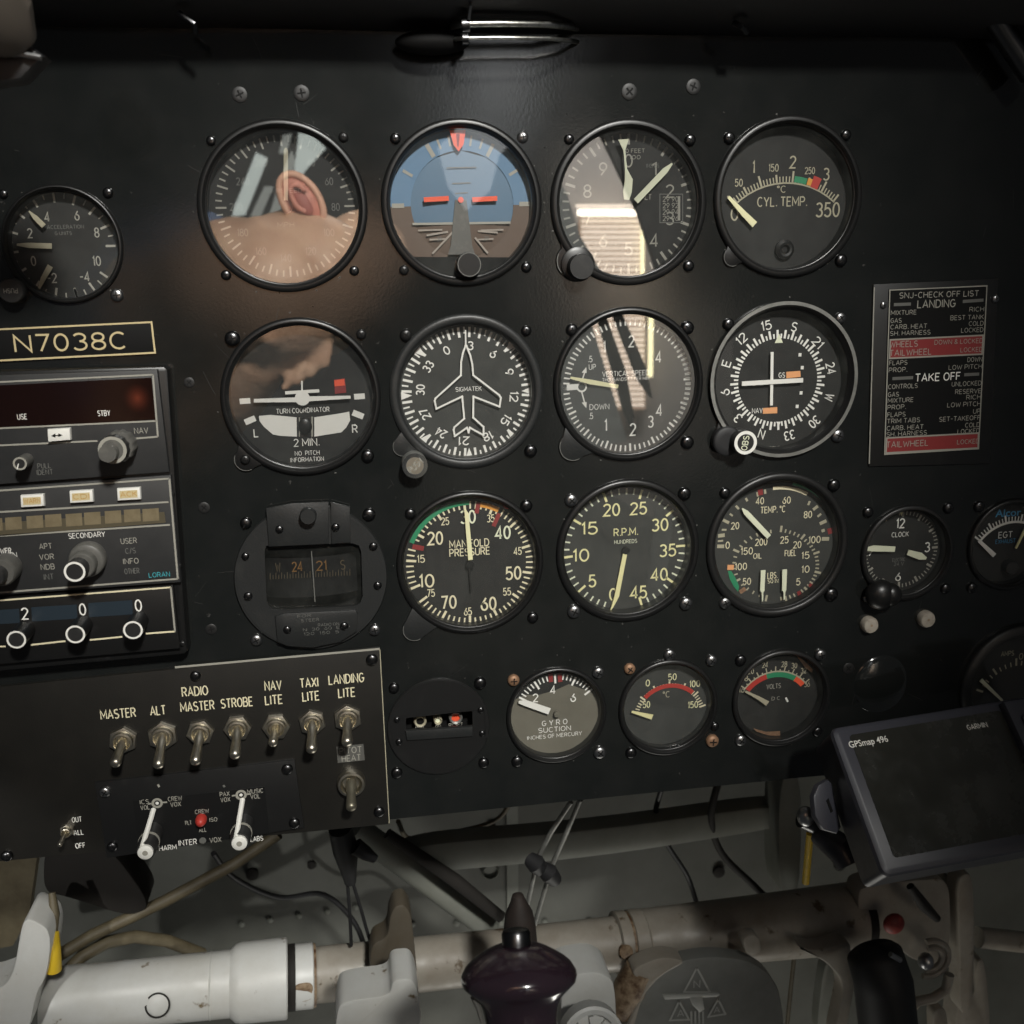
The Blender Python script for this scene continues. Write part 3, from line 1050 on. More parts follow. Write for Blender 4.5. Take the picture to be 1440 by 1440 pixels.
cc, cr = circ(*P3)
an = [math.degrees(math.atan2(p[0] - cc[0], p[1] - cc[1])) for p in P3]
k = PANEL.sx(1108, 278, g.h)
g.d.ring(cc, cr - 1.2 * k, cr + 0.8 * k, g.h, M['creamd'], an[0] - 2, an[2] + 1)
for i in range(36):
    a = R(an[0] + (an[2] - an[0]) * i / 35)
    ln = 15 if i % 10 == 0 else (11 if i % 5 == 0 else 8)
    g.d.line((cc[0] + cr * math.sin(a), cc[1] + cr * math.cos(a)), (cc[0] + (cr + ln * k) * math.sin(a), cc[1] + (cr + ln * k) * math.cos(a)), (2.6 if i % 5 == 0 else 1.6) * k, g.h, M['creamd'])
f_ = lambda i: an[0] + (an[2] - an[0]) * i / 35
g.d.ring(cc, cr + 1 * k, cr + 9 * k, g.h + 0.0001, M['green'], f_(20.5), f_(24.4))
g.d.ring(cc, cr + 1 * k, cr + 10 * k, g.h + 0.0001, M['orange'], f_(24.6), f_(26))
g.d.ring(cc, cr + 0 * k, cr + 15 * k, g.h + 0.0001, M['red'], f_(26), f_(28.4))
for t, x, y, hp, wp in (('50', 1039, 257, 11, 11), ('1', 1060, 235, 18, 3), ('150', 1088, 236, 11, 14), ('2', 1115, 228, 18, 9), ('250', 1139, 240, 10, 14), ('3', 1162, 245, 18, 9),
                        ('0', 1033, 301, 19, 11), ('350', 1164, 295, 21, 34), ('\u00b0C', 1099, 266, 10, 13), ('CYL. TEMP.', 1100, 283.5, 14, 70)):
    g.txt(t, x, y, hp, 'creamd', wp)
g.needle([(1061, 316, 9), (1046, 301, 7.5), (1024, 277, 4)], 'lume')
b = MB()
b.lathe(PANEL.px(1102, 351, g.h), [(13 * k, g.h), (13 * k, g.h + 0.0018), (9 * k, g.h + 0.0028), (6 * k, g.h + 0.0026), (4 * k, g.h + 0.001), (1e-5, g.h + 0.001)], M['bezel'], 32)
b.build('adjusting_screw', g.root)
g.done()

# ---- turn coordinator
g = Gauge('turn_coordinator', 'turn coordinator with white miniature aeroplane and slip ball', (424, 559), 113, frac=0.895, depth=0.007,
          screws=[(327, 476, 's', 11), (508, 470, 'k'), (517, 641, 'd', 9)], tabs=[(346, 646, 17)])
screw(g.root, 345, 646, 'k', 7, 0.0017)
h = g.h
for (x, y), a in (((344.5, 564.5), 0), ((505.5, 558), 0)):
    g.d.pline((x - 7.5, y), (x + 7.5, y - 1), 8, h, M['white'])
g.d.pline((344.5, 594), (359, 588), 8.5, h, M['white'])
g.d.pline((496, 580), (511, 586), 8.5, h, M['white'])
g.txt('TURN COORDINATOR', 426, 577, 7, 'white', 75, bold=0)
g.txt('L', 360, 609, 12, 'white', 7, bold=0.02)
g.txt('R', 499, 603, 12, 'white', 8, bold=0.02)
g.txt('2 MIN.', 431, 622, 11, 'white', 36, bold=0.005)
g.txt('NO  PITCH', 432, 637, 6.5, 'white', 35)
g.txt('INFORMATION', 432, 646, 6.5, 'white', 47)
hp_ = h + 0.0004
g.d.pprism([(364, 585), (380, 583.5), (417, 587), (417.5, 614), (395, 613), (384, 611), (371, 600), (365, 592)], h, hp_, M['button'])
g.d.pprism([(442, 587), (475, 582), (491, 579), (492.5, 591), (487, 601), (480, 608), (442, 614)], h, hp_, M['button'])
g.d.pprism([(417.5, 587), (441.5, 587), (441.5, 614), (418, 614)], h, hp_ - 0.0001, M['satin'])
g.d.pline((421, 587), (421, 614), 1.4, hp_ + 0.0001, M['dull'])
g.d.pline((439, 586), (439, 614), 2.4, hp_ + 0.0001, M['dull'])
b = MB()
b.ball(PANEL.p(*PANEL.px(429, 600, h + 0.002), h + 0.001), 0.0036, 0.0014, 0.0045, M['bezel'])
b.build('slip_ball', g.root)
b = MB()
hs = h + 0.003
b.pprism([(357, 561), (425, 558.5), (425, 565.5), (357, 566)], hs, hs + 0.0004, M['white'])
b.pprism([(425, 557.5), (493, 556.5), (493, 560.5), (425, 565)], hs, hs + 0.0004, M['white'])
b.pdisc((425.2, 560), 10.5, hs + 0.0006, M['white'])
b.pline((424.5, 535.5), (424.8, 552), 2.4, hs + 0.0002, M['white'])
b.pline((401, 552.5), (449, 549.5), 4.6, hs + 0.0003, M['white'])
b.build('miniature_aircraft', g.root)
b = MB()
b.pprism([(470, 534), (485, 532), (487, 552), (471, 554)], h, h + 0.0004, M['redd'])
b.pprism([(470, 534.5), (484, 533), (485, 542), (470.5, 543.5)], h + 0.0004, h + 0.0006, M['redor'])
b.build('warning_flag', g.root)
g.done()

# ---- heading indicator
g = Gauge('heading_indicator', 'heading dial with white aeroplane outline and numbers from 0 to 33', (657, 552), 108, frac=0.86, depth=0.006, gl='mid', ring='grey', top=0.002, dial='dialg',
          screws=[(571, 471, 'k', 8.5), (740, 465), (746, 634, 's', 9)], tabs=[(566, 628, 14)])
c = (657, 553)
a0 = -26.0
g.ticks(c, 91.5, a0, a0 + 355, 71, 9, 'white', 2.2, 2, 14, 3.4)
for i in range(12):
    a = R(a0 + 30 * i)
    g.txt(str(3 * i), c[0] + 66 * math.sin(a), c[1] - 67 * math.cos(a), 12.5, 'white', 9 if i < 4 else 15.5, math.degrees(a) * (1 if i else 1), bold=0.03)
q = PANEL.px(*c, g.h)
k = PANEL.sx(*c, g.h)
for a in (-47, 45, 90, 135, 180, -135, -90):
    ca, sa = math.cos(R(a)), math.sin(R(a))
    tri = []
    for rr_, t_ in ((92, -5.5), (92, 5.5), (77, 0)):
        tri.append((q[0] + rr_ * k * sa + t_ * k * ca, q[1] + rr_ * k * ca - t_ * k * sa))
    g.d.poly(tri, g.h + 0.0001, M['white'])
b = MB()
zp = lambda zx, zy: (530 + zx / 5.333, 430 + zy / 5.333)
for seq in ([(666, 295), (645, 355), (632, 420), (630, 522), (440, 694), (434, 712), (446, 772), (640, 680), (655, 846), (582, 910), (576, 930), (584, 978), (676, 914), (688, 950), (697, 914), (800, 970), (800, 908),
             (722, 838), (724, 680), (920, 756), (930, 690), (918, 670), (722, 520), (716, 440), (700, 370), (672, 300)],):
    b.outline([zp(*z) for z in seq], 2.5, g.h + 0.0025, M['white'], True)
b.pline((654.6, 464), (655, 486), 2, g.h + 0.0026, M['white'])
b.build('aircraft_outline', g.root)
g.txt('SIGMATEK', 659, 547, 6.5, 'white', 37)
kb, uv_, kk_ = knob(g.root, (583.5, 655), 18, 0.0, 0.010, 'silverring', face='nickel', rim='chrome', ringw=0.14)
b = MB()
b.text('PUSH', 584, 655, 10, 0.0103, M['dull'], 24, -40, 0.02)
b.build('knob_legend', g.root)
g.done()

# ---- vertical speed
g = Gauge('vertical_speed_indicator', 'vertical speed gauge with yellow pointer near zero and blinds mirrored above', (884.5, 541.5), 105, frac=0.90, depth=0.006, dial='dialg',
          screws=[(804, 464, 'd', 9), (966, 461, 's', 9), (966, 622, 'd', 9)], tabs=[(806, 628, 20)], tabmat='grey')
c = (883, 543)
g.ticks(c, 90, -90, 122, 46, 8.5, 'white', 2.2)
g.ticks(c, 90, -90, -302, 46, 8.5, 'white', 2.2, 5, 11, 2.8)
for t, x, y, hp in (('1', 850, 488, 17), ('2', 888, 480, 17), ('4', 926, 502, 17), ('1', 852, 598, 17), ('2', 890, 604, 18), ('3', 915, 593, 17), ('4', 927, 577, 17), ('.5', 830, 505, 9), ('.5', 831, 585, 9)):
    g.txt(t, x, y, hp, 'white')
g.txt('UP', 833, 516, 8, 'white', 10)
g.txt('DOWN', 843, 572, 8, 'white', 28)
g.txt('VERTICAL SPEED', 880, 525, 7.5, 'white', 66)
g.txt('THOUSANDS FT PER MIN', 880, 533, 5, 'white', 66)
g.arc((818, 544), 5, 7.4, 0, 360, 'white')
for y0_, y1_, s_ in ((537, 524, -1), (551, 566, 1)):
    g.d.pline((818, y0_), (822, y1_), 1.8, g.h, M['white'])
    g.d.ppoly([(818, y1_), (825, y1_ - 3 * s_ * 0.2), (824.5, y1_ + 8 * s_)], g.h + 0.0001, M['white'])
g.d.pline((797, 545), (812, 544), 8, g.h + 0.0001, M['white'])
g.needle([(869, 543.5, 5), (830, 537, 6.5), (802, 531, 3)], 'lume')
g.done()

# ---- course deviation indicator
g = Gauge('course_deviation_indicator', 'navigation dial with white cross bars, silver rim and green lettered knob', (1101.5, 534.5), 103, frac=0.90, depth=0.007, ring='bezel', top=0.003, gl='low',
          prof=[(1.0, -0.0005), (1.0, 0.0022), (0.985, 0.003), (0.955, 0.0031), (0.945, 0.0022), (0.92, 0.0008), (0.905, 0.0002), (0.90, -0.0012), (0.896, -0.0075)],
          screws=[(1024, 456, 's', 8), (1181, 447, 's', 7.5), (1177, 612, 's', 9)], tabs=[(1020, 617, 19)])
b = MB()
b.ring(g.uv, g.R * 0.955, g.R * 1.0, 0.0033, M['silverring'], n=90)
b.build('rim', g.root)
c = (1094, 535)
a0 = g.ang(c, (1080, 456)) - 150
g.ticks(c, 55.5, a0, a0 + 355, 71, 6, 'white', 2.2, 2, 11, 3.0, inner=True)
for i, t in enumerate(('N', '3', '6', 'E', '12', '15', 'S', '21', '24', 'W', '30', '33')):
    a = R(a0 + 30 * i)
    g.txt(t, c[0] + 76 * math.sin(a), c[1] - 79 * math.cos(a), 13.5, 'white', 9 if len(t) == 1 else 15, a0 + 30 * i, bold=0.02)
g.d.ppoly([(1095.5, 469), (1101, 482), (1089.5, 482.5)], g.h + 0.0001, M['lumeg'])
g.d.ppoly([(1095, 600), (1091.5, 593), (1098, 593)], g.h + 0.0001, M['white'])
for x, y in ((1125, 499), (1128, 517), (1126.5, 552.5), (1121, 571.5)):
    g.d.pline((x - 2, y), (x + 2, y), 4.4, g.h, M['white'])
g.txt('GS', 1099.5, 527.5, 7.5, 'white', 9)
g.d.pprism([(1105.5, 523), (1125.5, 521.5), (1126, 530), (1106, 532)], g.h, g.h + 0.0003, M['orangef'])
g.txt('NAV', 1065, 577.5, 7.5, 'white', 15)
g.d.pprism([(1073, 574), (1093, 572.5), (1093, 581), (1073, 582)], g.h, g.h + 0.0003, M['orangef'])
g.txt('BENDIX/KING', 1101, 629.5, 5.5, 'dull', 38)
b = MB()
b.pline((1085.5, 495), (1084.5, 570), 4, g.h + 0.002, M['white'], th=0.0004)
b.pline((1043, 539.5), (1129, 534.5), 6, g.h + 0.0026, M['white'], th=0.0004)
b.build('deviation_bars', g.root)
g.txt('- - - -', 1066, 542, 6, 'dull', 40)
knob(g.root, (1024, 621), 20, 0.0012, 0.006, 'rubber', name='knob_base')
kb, uv_, kk_ = knob(g.root, (1048.5, 622.5), 16, 0.0012, 0.013, 'knob', rim='button', ringw=0.10)
b = MB()
b.text('OBS', 1048, 623, 9, 0.0134, M['lumeg'], 20, -80, 0.02)
b.build('knob_legend', g.root)
g.done()

# ---- remote compass with drum card
g = Gauge('compass', 'dark grey magnetic compass with wide window and faint orange drum numerals', (438, 812.5), 108, frac=0.80, depth=0.02, ring='grey', top=0.0022, gl='low', dial='void',
          prof=[(1.0, -0.0005), (1.0, 0.0012), (0.985, 0.002), (0.8, 0.0021), (0.79, 0.0005), (0.79, -0.02)],
          screws=[(346, 735, 't', 9), (519, 723, 't', 9), (361, 899, 's', 9), (527, 885, 's', 9)])
b = MB()
k = PANEL.sx(438, 812, 0.002)
win = [(372, 775), (374, 768), (381, 766), (496, 764), (505, 767), (508, 776), (510, 838), (507, 848), (499, 852), (390, 858), (380, 855), (375, 845)]
vs, fs = sheet([(g.uv[0] + g.R * 0.97 * math.cos(R(a)), g.uv[1] + g.R * 0.97 * math.sin(R(a))) for a in range(0, 360, 4)], [], 0, 0.001)
# face plate with the window left open: two halves round the opening
circle = lambda a: (g.uv[0] + g.R * 0.96 * math.sin(R(a)), g.uv[1] + g.R * 0.96 * math.cos(R(a)))
wuv = [PANEL.px(x, y, 0.0022) for x, y in win]
hi, lo = wuv[1:5], wuv[7:11]
topp = [circle(a) for a in range(-64, 65, 4)]
botp = [circle(a) for a in range(116, 245, 4)]
b.prism(topp + [wuv[5], wuv[4], wuv[3], wuv[2], wuv[1], wuv[0]], 0.0005, 0.0024, M['grey'])
b.prism(botp + [wuv[11], wuv[10], wuv[9], wuv[8], wuv[7], wuv[6]], 0.0005, 0.0024, M['grey'])
b.prism([circle(a) for a in range(64, 117, 4)] + [wuv[6], wuv[5]], 0.0005, 0.00238, M['grey'])
b.prism([circle(a) for a in range(244, 297, 4)] + [wuv[0], wuv[11]], 0.0005, 0.00236, M['grey'])
b.build('face_plate', g.root)
b = MB()
b.pprism([(374, 715), (410, 708), (462, 706), (462, 765), (378, 769)], 0.0024, 0.0042, M['grey'], 0.0004)
b.pprism([(465, 706), (492, 713), (493, 763), (466, 765)], 0.0024, 0.0038, M['grey'], 0.0004)
b.build('upper_cover', g.root)
b = MB()
b.pprism([(387, 867), (400, 863), (500, 858), (503, 864), (502, 888), (478, 903), (440, 911), (405, 909), (390, 903)], 0.0024, 0.0044, M['grey'], 0.0004)
for i, (t, x, wd) in enumerate((('FOR', 428, 20), ('STEER', 436, 26), ('RADIO ON', 462, 30), ('N  30  60  E', 452, 52), ('120  150  S', 452, 50))):
    b.text(t, x, 866 + 6 * i, 4.2, 0.0046, M['faint'], wd)
b.build('correction_plate', g.root)
knob(g.root, (433, 727), 12, 0.004, 0.010, 'grey', name='adjuster_cap')
for x, y in ((393, 744), (472, 741), (404, 885), (484, 880), (345, 782), (525, 768), (349, 838), (531, 823)):
    screw(g.root, x, y, 't', 6, 0.0042 if 380 < x < 500 else 0.0023, name='cover_screw')
b = MB()          # drum card, a cylinder about the vertical axis behind the window
cu_, cv_ = PANEL.px(438, 806, -0.012)
for i in range(24):
    a, a2 = R(-70 + 140 * i / 24), R(-70 + 140 * (i + 1) / 24)
    pts = []
    for aa in (a, a2):
        for dz in (-0.011, 0.011):
            pts.append(PANEL.p(cu_ + 0.026 * math.sin(aa), cv_ + dz, -0.014 + 0.010 * math.cos(aa)))
    b.add(pts, [(0, 2, 3, 1)], M['void'], True)
for t, x in (('W', 391), ('24', 418), ('21', 452), ('S', 482)):
    a = (x - 438) / 66
    b.text(t, x, 796 + (438 - x) * 0.04, 14, -0.0036 - 0.01 * (1 - math.cos(a)), M['drumo'] if 400 < x < 470 else M['drumg'], 15 if len(t) == 2 else 7)
for i in range(29):
    x = 380 + i * 4
    a = (x - 438) / 68
    b.pline((x, 812 + (438 - x) * 0.05), (x, (806 if i % 2 else 803) + (438 - x) * 0.05), 1.0, -0.0036 - 0.01 * (1 - math.cos(a)), M['drumg'])
b.build('card_drum', g.root)
b = MB()
b.pline((438, 775), (443, 846), 1.4, -0.0012, M['faint'], th=0.0003)
b.build('lubber_line', g.root)
g.done()

# ---- manifold pressure
g = Gauge('manifold_pressure_gauge', 'manifold pressure gauge with green and orange arcs, pointer at thirty', (662, 792), 103, frac=0.90, depth=0.006, ring='bezel', dial='dial', gl='low',
          screws=[(577, 722, 'd', 8), (740, 711, 'd', 8), (749, 868, 's', 8)], tabs=[(583, 885, 17)], tabmat='grey')
c = (661.4, 793)
st = 345.1 / 65
g.ticks(c, 89.5, -109.7, -109.7 + 345.1, 65, 10.5, 'cream', 2.2, 5, 14, 3.4, skip=[8])
for v, x, y in ((10, 600, 817), (20, 612, 757), (30, 658, 727), (40, 707, 749), (50, 722, 806), (60, 687, 849), (70, 631, 847)):
    g.txt(str(v), x, y, 19, 'lumeg' if v in (30, 40) else 'cream', 22, bold=0.02)
for v, x, y in ((15, 592, 786), (25, 626, 733), (35, 690, 729), (45, 728, 775), (55, 713, 832), (65, 658, 860), (75, 606, 834)):
    g.txt(str(v), x, y, 11, 'cream', 11)
g.txt('MANIFOLD', 660, 764, 11, 'cream', 56)
g.txt('PRESSURE', 660.5, 776, 11, 'cream', 57)
A = lambda v: -109.7 + (v - 10) * st
g.arc(c, 84.5, 91, A(18.2), A(30.8), 'green')
g.arc(c, 82, 89, A(32.8), A(36.2), 'orange')
g.d.pline((589 - 9, 768.5), (589 + 7, 771.5), 7, g.h + 0.0001, M['redd'])
g.d.pline((673, 706), (670, 722), 6, g.h + 0.0002, M['redd'])
g.d.pline((702, 722), (694, 740), 6, g.h + 0.0002, M['redd'])
g.d.pdisc((713, 711), 5, g.h + 0.0002, M['red'])
g.needle([(661.5, 787, 6.5), (656, 722, 5.5), (653.5, 715, 1.5)], 'lume')
g.needle([(660.5, 800, 3), (662.5, 832, 2)], 'bezel', name='counterweight', hub=(661, 794, 6, 'bezel'))
g.done()

# ---- RPM
g = Gauge('tachometer', 'tachometer with pale yellow numbers and long yellow pointer at zero', (883.6, 775), 100, frac=0.885, depth=0.007, gl='mid', dial='dialg',
          screws=[(803, 703, 's', 9), (962, 694, 's', 9), (807, 859, 's', 9), (964, 848, 's', 9)])
c = (878.5, 773)
g.ticks(c, 85.5, -167, 163.4, 45, 8.5, 'lumeg', 2.2, 5, 13, 3.2, m1='lumey')
for v, x, y in ((0, 862, 836), (5, 833, 817), (10, 817, 781), (15, 829, 743), (20, 860, 717), (25, 898, 715), (30, 928, 738), (35, 939, 774), (40, 927, 808), (45, 898, 833)):
    g.txt(str(v), x, y, 18, 'lumey', 24 if v > 9 else 11, bold=0.02)
g.txt('R.P.M.', 880, 748, 11, 'lumey', 34)
g.txt('HUNDREDS', 880, 761.5, 5.5, 'lumeg', 32)
g.needle([(878.5, 779, 6), (867, 838, 6.5), (863, 848, 4), (858.5, 858, 1.5)], 'lumey', hub=(880, 774, 5, 'bezel'))
g.done(tilt=(0.03, -0.02))

# ---- engine gauge unit
g = Gauge('engine_gauge_unit', 'three-in-one oil and fuel gauge with one long pointer and two short vertical ones', (1094, 767.5), 99, frac=0.87, depth=0.006, ring='satin', dial='dialg', gl='low',
          screws=[(1019, 693, 'd', 8), (1172, 682, 'd', 8), (1019, 847, 's', 8.5), (1168, 835, 's', 9)])
z = lambda zx, zy: (970 + zx / 5.333, 640 + zy / 5.333)
for t, x, y in (('0', 284, 676), ('20', 340, 530), ('40', 526, 344), ('60', 726, 338), ('80', 886, 446), ('100', 936, 634), ('200', 536, 652), ('150', 428, 720), ('100', 384, 836), ('50', 428, 948),
                ('25', 710, 636), ('20', 806, 672), ('15', 868, 752), ('10', 868, 856), ('5', 814, 950)):
    g.txt(t, *z(x, y), 10, 'cream', 5.5 * len(t) + 0.5)
g.txt('TEMP. \u00b0C', *z(624, 408), 9.5, 'cream', 35)
g.txt('OIL', *z(508, 756), 8, 'cream', 12)
g.txt('FUEL', *z(755, 734), 9, 'cream', 16)
g.txt('LBS.', *z(620, 902), 9, 'cream', 14)
g.txt('SQ IN', *z(624, 945), 5.5, 'cream', 15)
h = g.h
for a_, b_, wd in (((205, 684), (258, 684), 5), ((212, 606), (262, 600), 5), ((250, 486), (294, 508), 4), ((345, 380), (368, 404), 3), ((420, 322), (432, 346), 3), ((505, 278), (512, 310), 3),
                   ((564, 258), (566, 290), 3), ((900, 345), (888, 375), 3), ((960, 382), (925, 410), 4), ((985, 440), (958, 462), 3), ((1025, 492), (975, 515), 4.5), ((1012, 562), (988, 570), 4), ((990, 628), (1045, 628), 5),
                   ((210, 645), (250, 642), 2.5), ((240, 560), (275, 560), 2.5), ((300, 440), (322, 456), 2.5)):
    g.d.pline(z(*a_), z(*b_), wd, h, M['creamd'])
oc = z(640, 820)
for cx_, a0_, a1_, n_ in ((oc, -168, -6, 16), (oc, 8, 172, 26)):
    for i in range(n_ + 1):
        a = R(a0_ + (a1_ - a0_) * i / n_)
        rad = 56 + (0 if a0_ < 0 else 2)
        pa = (cx_[0] + (rad - 1) * math.sin(a) * 1.0, cx_[1] - (rad - 12) * math.cos(a) * 1.0)
        e = 5 if i % 5 else 9
        pb = (cx_[0] + (rad - 1 + e) * math.sin(a), cx_[1] - (rad - 12 + e) * math.cos(a))
        g.d.pline(pa, pb, 2 if i % 5 else 3, h, M['creamd'])
c = z(645, 700)
A = lambda x, y: g.ang(c, z(x, y))
g.arc(c, 80, 84.5, A(625, 280), A(862, 325), 'cream')
g.arc(c, 87, 92, A(765, 235), A(1000, 360), 'green', 0.0002)
g.d.pline(z(527, 255), z(533, 300), 7, h + 0.0001, M['redd'])
g.d.pline(z(1035, 575), z(1080, 560), 8, h + 0.0001, M['redd'])
g.d.pline(z(282, 842), z(330, 842), 7, h + 0.0002, M['orangef'])
g.d.ppoly([z(285, 868), z(310, 868), z(335, 905), z(355, 945), z(370, 985), z(362, 1025), z(330, 985), z(300, 930)], h + 0.0001, M['green'])
g.d.pline(z(375, 1030), z(418, 1000), 6, h + 0.0002, M['brass'])
g.d.pline(z(815, 1020), z(830, 1060), 5, h + 0.0002, M['redd'])
g.d.pline(z(895, 970), z(920, 985), 5, h + 0.0002, M['redd'])
g.d.ppoly([z(845, 1045), z(885, 1022), z(880, 1040), z(850, 1062)], h + 0.0002, M['green'])
g.needle([(*z(592, 612), 7), (*z(420, 430), 7), (*z(392, 400), 2)], 'lumeg')
g.needle([(*z(548, 862), 6.5), (*z(541, 1015), 6), (*z(543, 1030), 2.5), (*z(543, 1095), 1.5)], 'lumeg')
g.needle([(*z(709, 856), 6.5), (*z(705, 1010), 6), (*z(707, 1025), 2.5), (*z(706, 1082), 1.5)], 'lumeg')
g.done()

# ---- clock
g = Gauge('clock', 'small panel clock marked CLOCK showing quarter to four', (1276, 778), 64, frac=0.87, depth=0.006, ring='satin', gl='low', group='small round instruments',
          screws=[(1220, 720, 's', 7.5), (1333, 714, 's', 7.5), (1329, 827, 'd', 7), (1218, 841, 's', 5)])
c = (1267, 773)
g.ticks(c, 51.5, 0, 354, 59, 5, 'dull', 1.4, 5, 8, 3, skip=range(46, 59))
g.ticks(c, 51.5, 300, 330, 1, 6, 'dull', 2)
g.d.ppoly([(1264, 718), (1271, 717), (1268, 726)], g.h + 0.0001, M['lume'])
g.txt('12', 1266.5, 736, 14, 'white', 12, bold=0.02)
g.txt('CLOCK', 1266, 751.5, 7, 'white', 24)
g.txt('3', 1304, 769.5, 14, 'white', 8, bold=0.02)
g.txt('6', 1263, 811, 12, 'white', 8, bold=0.02)
g.txt('ELECTRIC', 1264, 787, 5, 'faint', 18)
g.txt('24 V', 1264, 793, 5, 'faint', 14)
g.txt('9', 1224, 776, 12, 'white', 7)
g.needle([(1258, 772, 7), (1228, 771, 8), (1217, 772, 4)], 'lumeg', name='minute_hand', dh=0.0028)
g.needle([(1276, 776.5, 7), (1294, 782, 9.5), (1302, 785, 3)], 'lumeg', name='hour_hand', dh=0.002)
b = MB()
b.ball(PANEL.p(*PANEL.px(1238, 836, 0.006), 0.006), 0.009, 0.007, 0.009, M['bezel'])
b.ball(PANEL.p(*PANEL.px(1252, 836, 0.007), 0.007), 0.0065, 0.006, 0.007, M['bezel'])
b.build('setting_knob', g.root)
g.done()

# ---- EGT, cut by the right edge
g = Gauge('exhaust_gas_temperature_gauge', 'small gauge lettered EGT with white and yellow pointers at the right edge', (1422, 766), 60, frac=0.88, depth=0.006, ring='bezel', gl='low', group='small round instruments',
          screws=[(1376, 712, 'd', 7), (1366, 826, 's', 7)])
c = (1421, 795)
g.ticks(c, 58, -52, 46, 24, 6, 'white', 1.4, 5, 9, 2.4, inner=True)
g.arc(c, 55.5, 58.5, -53, 47, 'white')
g.txt('EGT', 1414, 752, 9, 'white', 20, bold=0.02)
g.txt('EXHAUST', 1414, 761, 6, 'bluep', 28)
g.txt('Alcor', 1418, 721, 10, 'bluep', 36)
g.needle([(1398, 781, 6), (1376, 760, 4)], 'white')
g.needle([(1428, 771, 2.5), (1442, 742, 3.5)], 'lumey', name='reference_pointer')
knob(g.root, (1424, 799), 9, -0.006, -0.001, 'knob', name='adjuster')
g.done()

# ---- ammeter at the lower right edge
g = Gauge('ammeter', 'wide grey-rimmed ammeter lettered AMPS behind the moving map unit', (1432, 962), 80, frac=0.80, depth=0.006, ring='grey', top=0.004, gl='low', group='small round instruments')
c = (1428, 988)
g.ticks(c, 50, -68, 60, 16, 6, 'creamd', 1.5, 4, 10, 2.6, inner=True)
g.txt('AMPS', 1417, 919, 7, 'creamd', 18)
g.txt('0', 1436, 923, 9, 'creamd', 6)
g.needle([(1409, 985, 3), (1379, 956, 5)], 'lumeg')
g.done()

# ---- hour meter / annunciator, flush disc
g = Gauge('gear_annunciator', 'flush black round cover with a slotted window of three small lamps', (617, 1022.5), 72, frac=0.80, depth=0.010, ring='satin', dial='void', gl='low', group='small round instruments', cat='annunciator',
          prof=[(1.0, -0.0005), (1.0, 0.0008), (0.985, 0.0013), (0.80, 0.0013), (0.79, 0.0003), (0.79, -0.01)],
          screws=[(554, 967, 'd', 8), (675, 960, 'd', 8), (558, 1086, 'd', 8), (680, 1072, 'd', 8)])
b = MB()
q = g.uv
cA = lambda a: (q[0] + g.R * 0.97 * math.sin(R(a)), q[1] + g.R * 0.97 * math.cos(R(a)))
b.prism([cA(a) for a in range(-72, 73, 4)] + [PANEL.px(664, 1000, 0.0015), PANEL.px(571, 1008, 0.0015)], 0.0003, 0.0016, M['satin'])
b.prism([cA(a) for a in range(104, 257, 4)] + [PANEL.px(571, 1026, 0.0015), PANEL.px(665, 1020, 0.0015)], 0.0003, 0.00155, M['satin'])
b.prism([cA(a) for a in range(72, 105, 4)] + [PANEL.px(665, 1020, 0.0015), PANEL.px(664, 1000, 0.0015)], 0.0003, 0.0015, M['satin'])
b.prism([cA(a) for a in range(256, 289, 4)] + [PANEL.px(571, 1008, 0.0015), PANEL.px(571, 1026, 0.0015)], 0.0003, 0.00145, M['satin'])
b.build('cover_disc', g.root)
b = MB()
b.outline([(549, 1011), (682, 996), (685, 1037), (555, 1047)], 3, 0.0019, M['satin'])
b.pprism([(570, 1028), (665, 1022), (665, 1036), (572, 1042)], 0.0016, 0.0030, M['grey'], 0.0008)
b.build('slot_frame', g.root)
for (x, y, r, m1, m2, nm) in ((591, 1015, 9, 'creamd', 'void', 'lamp'), (616, 1014, 6, 'creamd', 'lumeg', 'lamp'), (641, 1010, 9.5, 'silverring', 'redor', 'lamp')):
    b = MB()
    kk = PANEL.sx(x, y, -0.004)
    uv = PANEL.px(x, y, -0.004)
    b.lathe(uv, [(r * kk, -0.01), (r * kk, -0.0042), (r * 0.85 * kk, -0.0035), (r * 0.62 * kk, -0.0042), (r * 0.6 * kk, -0.006)], M[m1], 28)
    b.disc(uv, r * 0.62 * kk, -0.0052, M[m2])
    b.build(nm, g.root)
b = MB()
for t, x, y, wd in (('GEAR', 590, 1024, 12), ('ON', 616, 1022, 8), ('RESET', 641, 1019, 20)):
    b.text(t, x, y, 5, -0.002, M['dull'], wd)
b.build('lamp_legend', g.root)
for x, y in ((558, 1012), (676, 998), (561, 1043), (678, 1031)):
    screw(g.root, x, y, 'd', 4.5, 0.0016, name='cover_screw')
g.done(False)

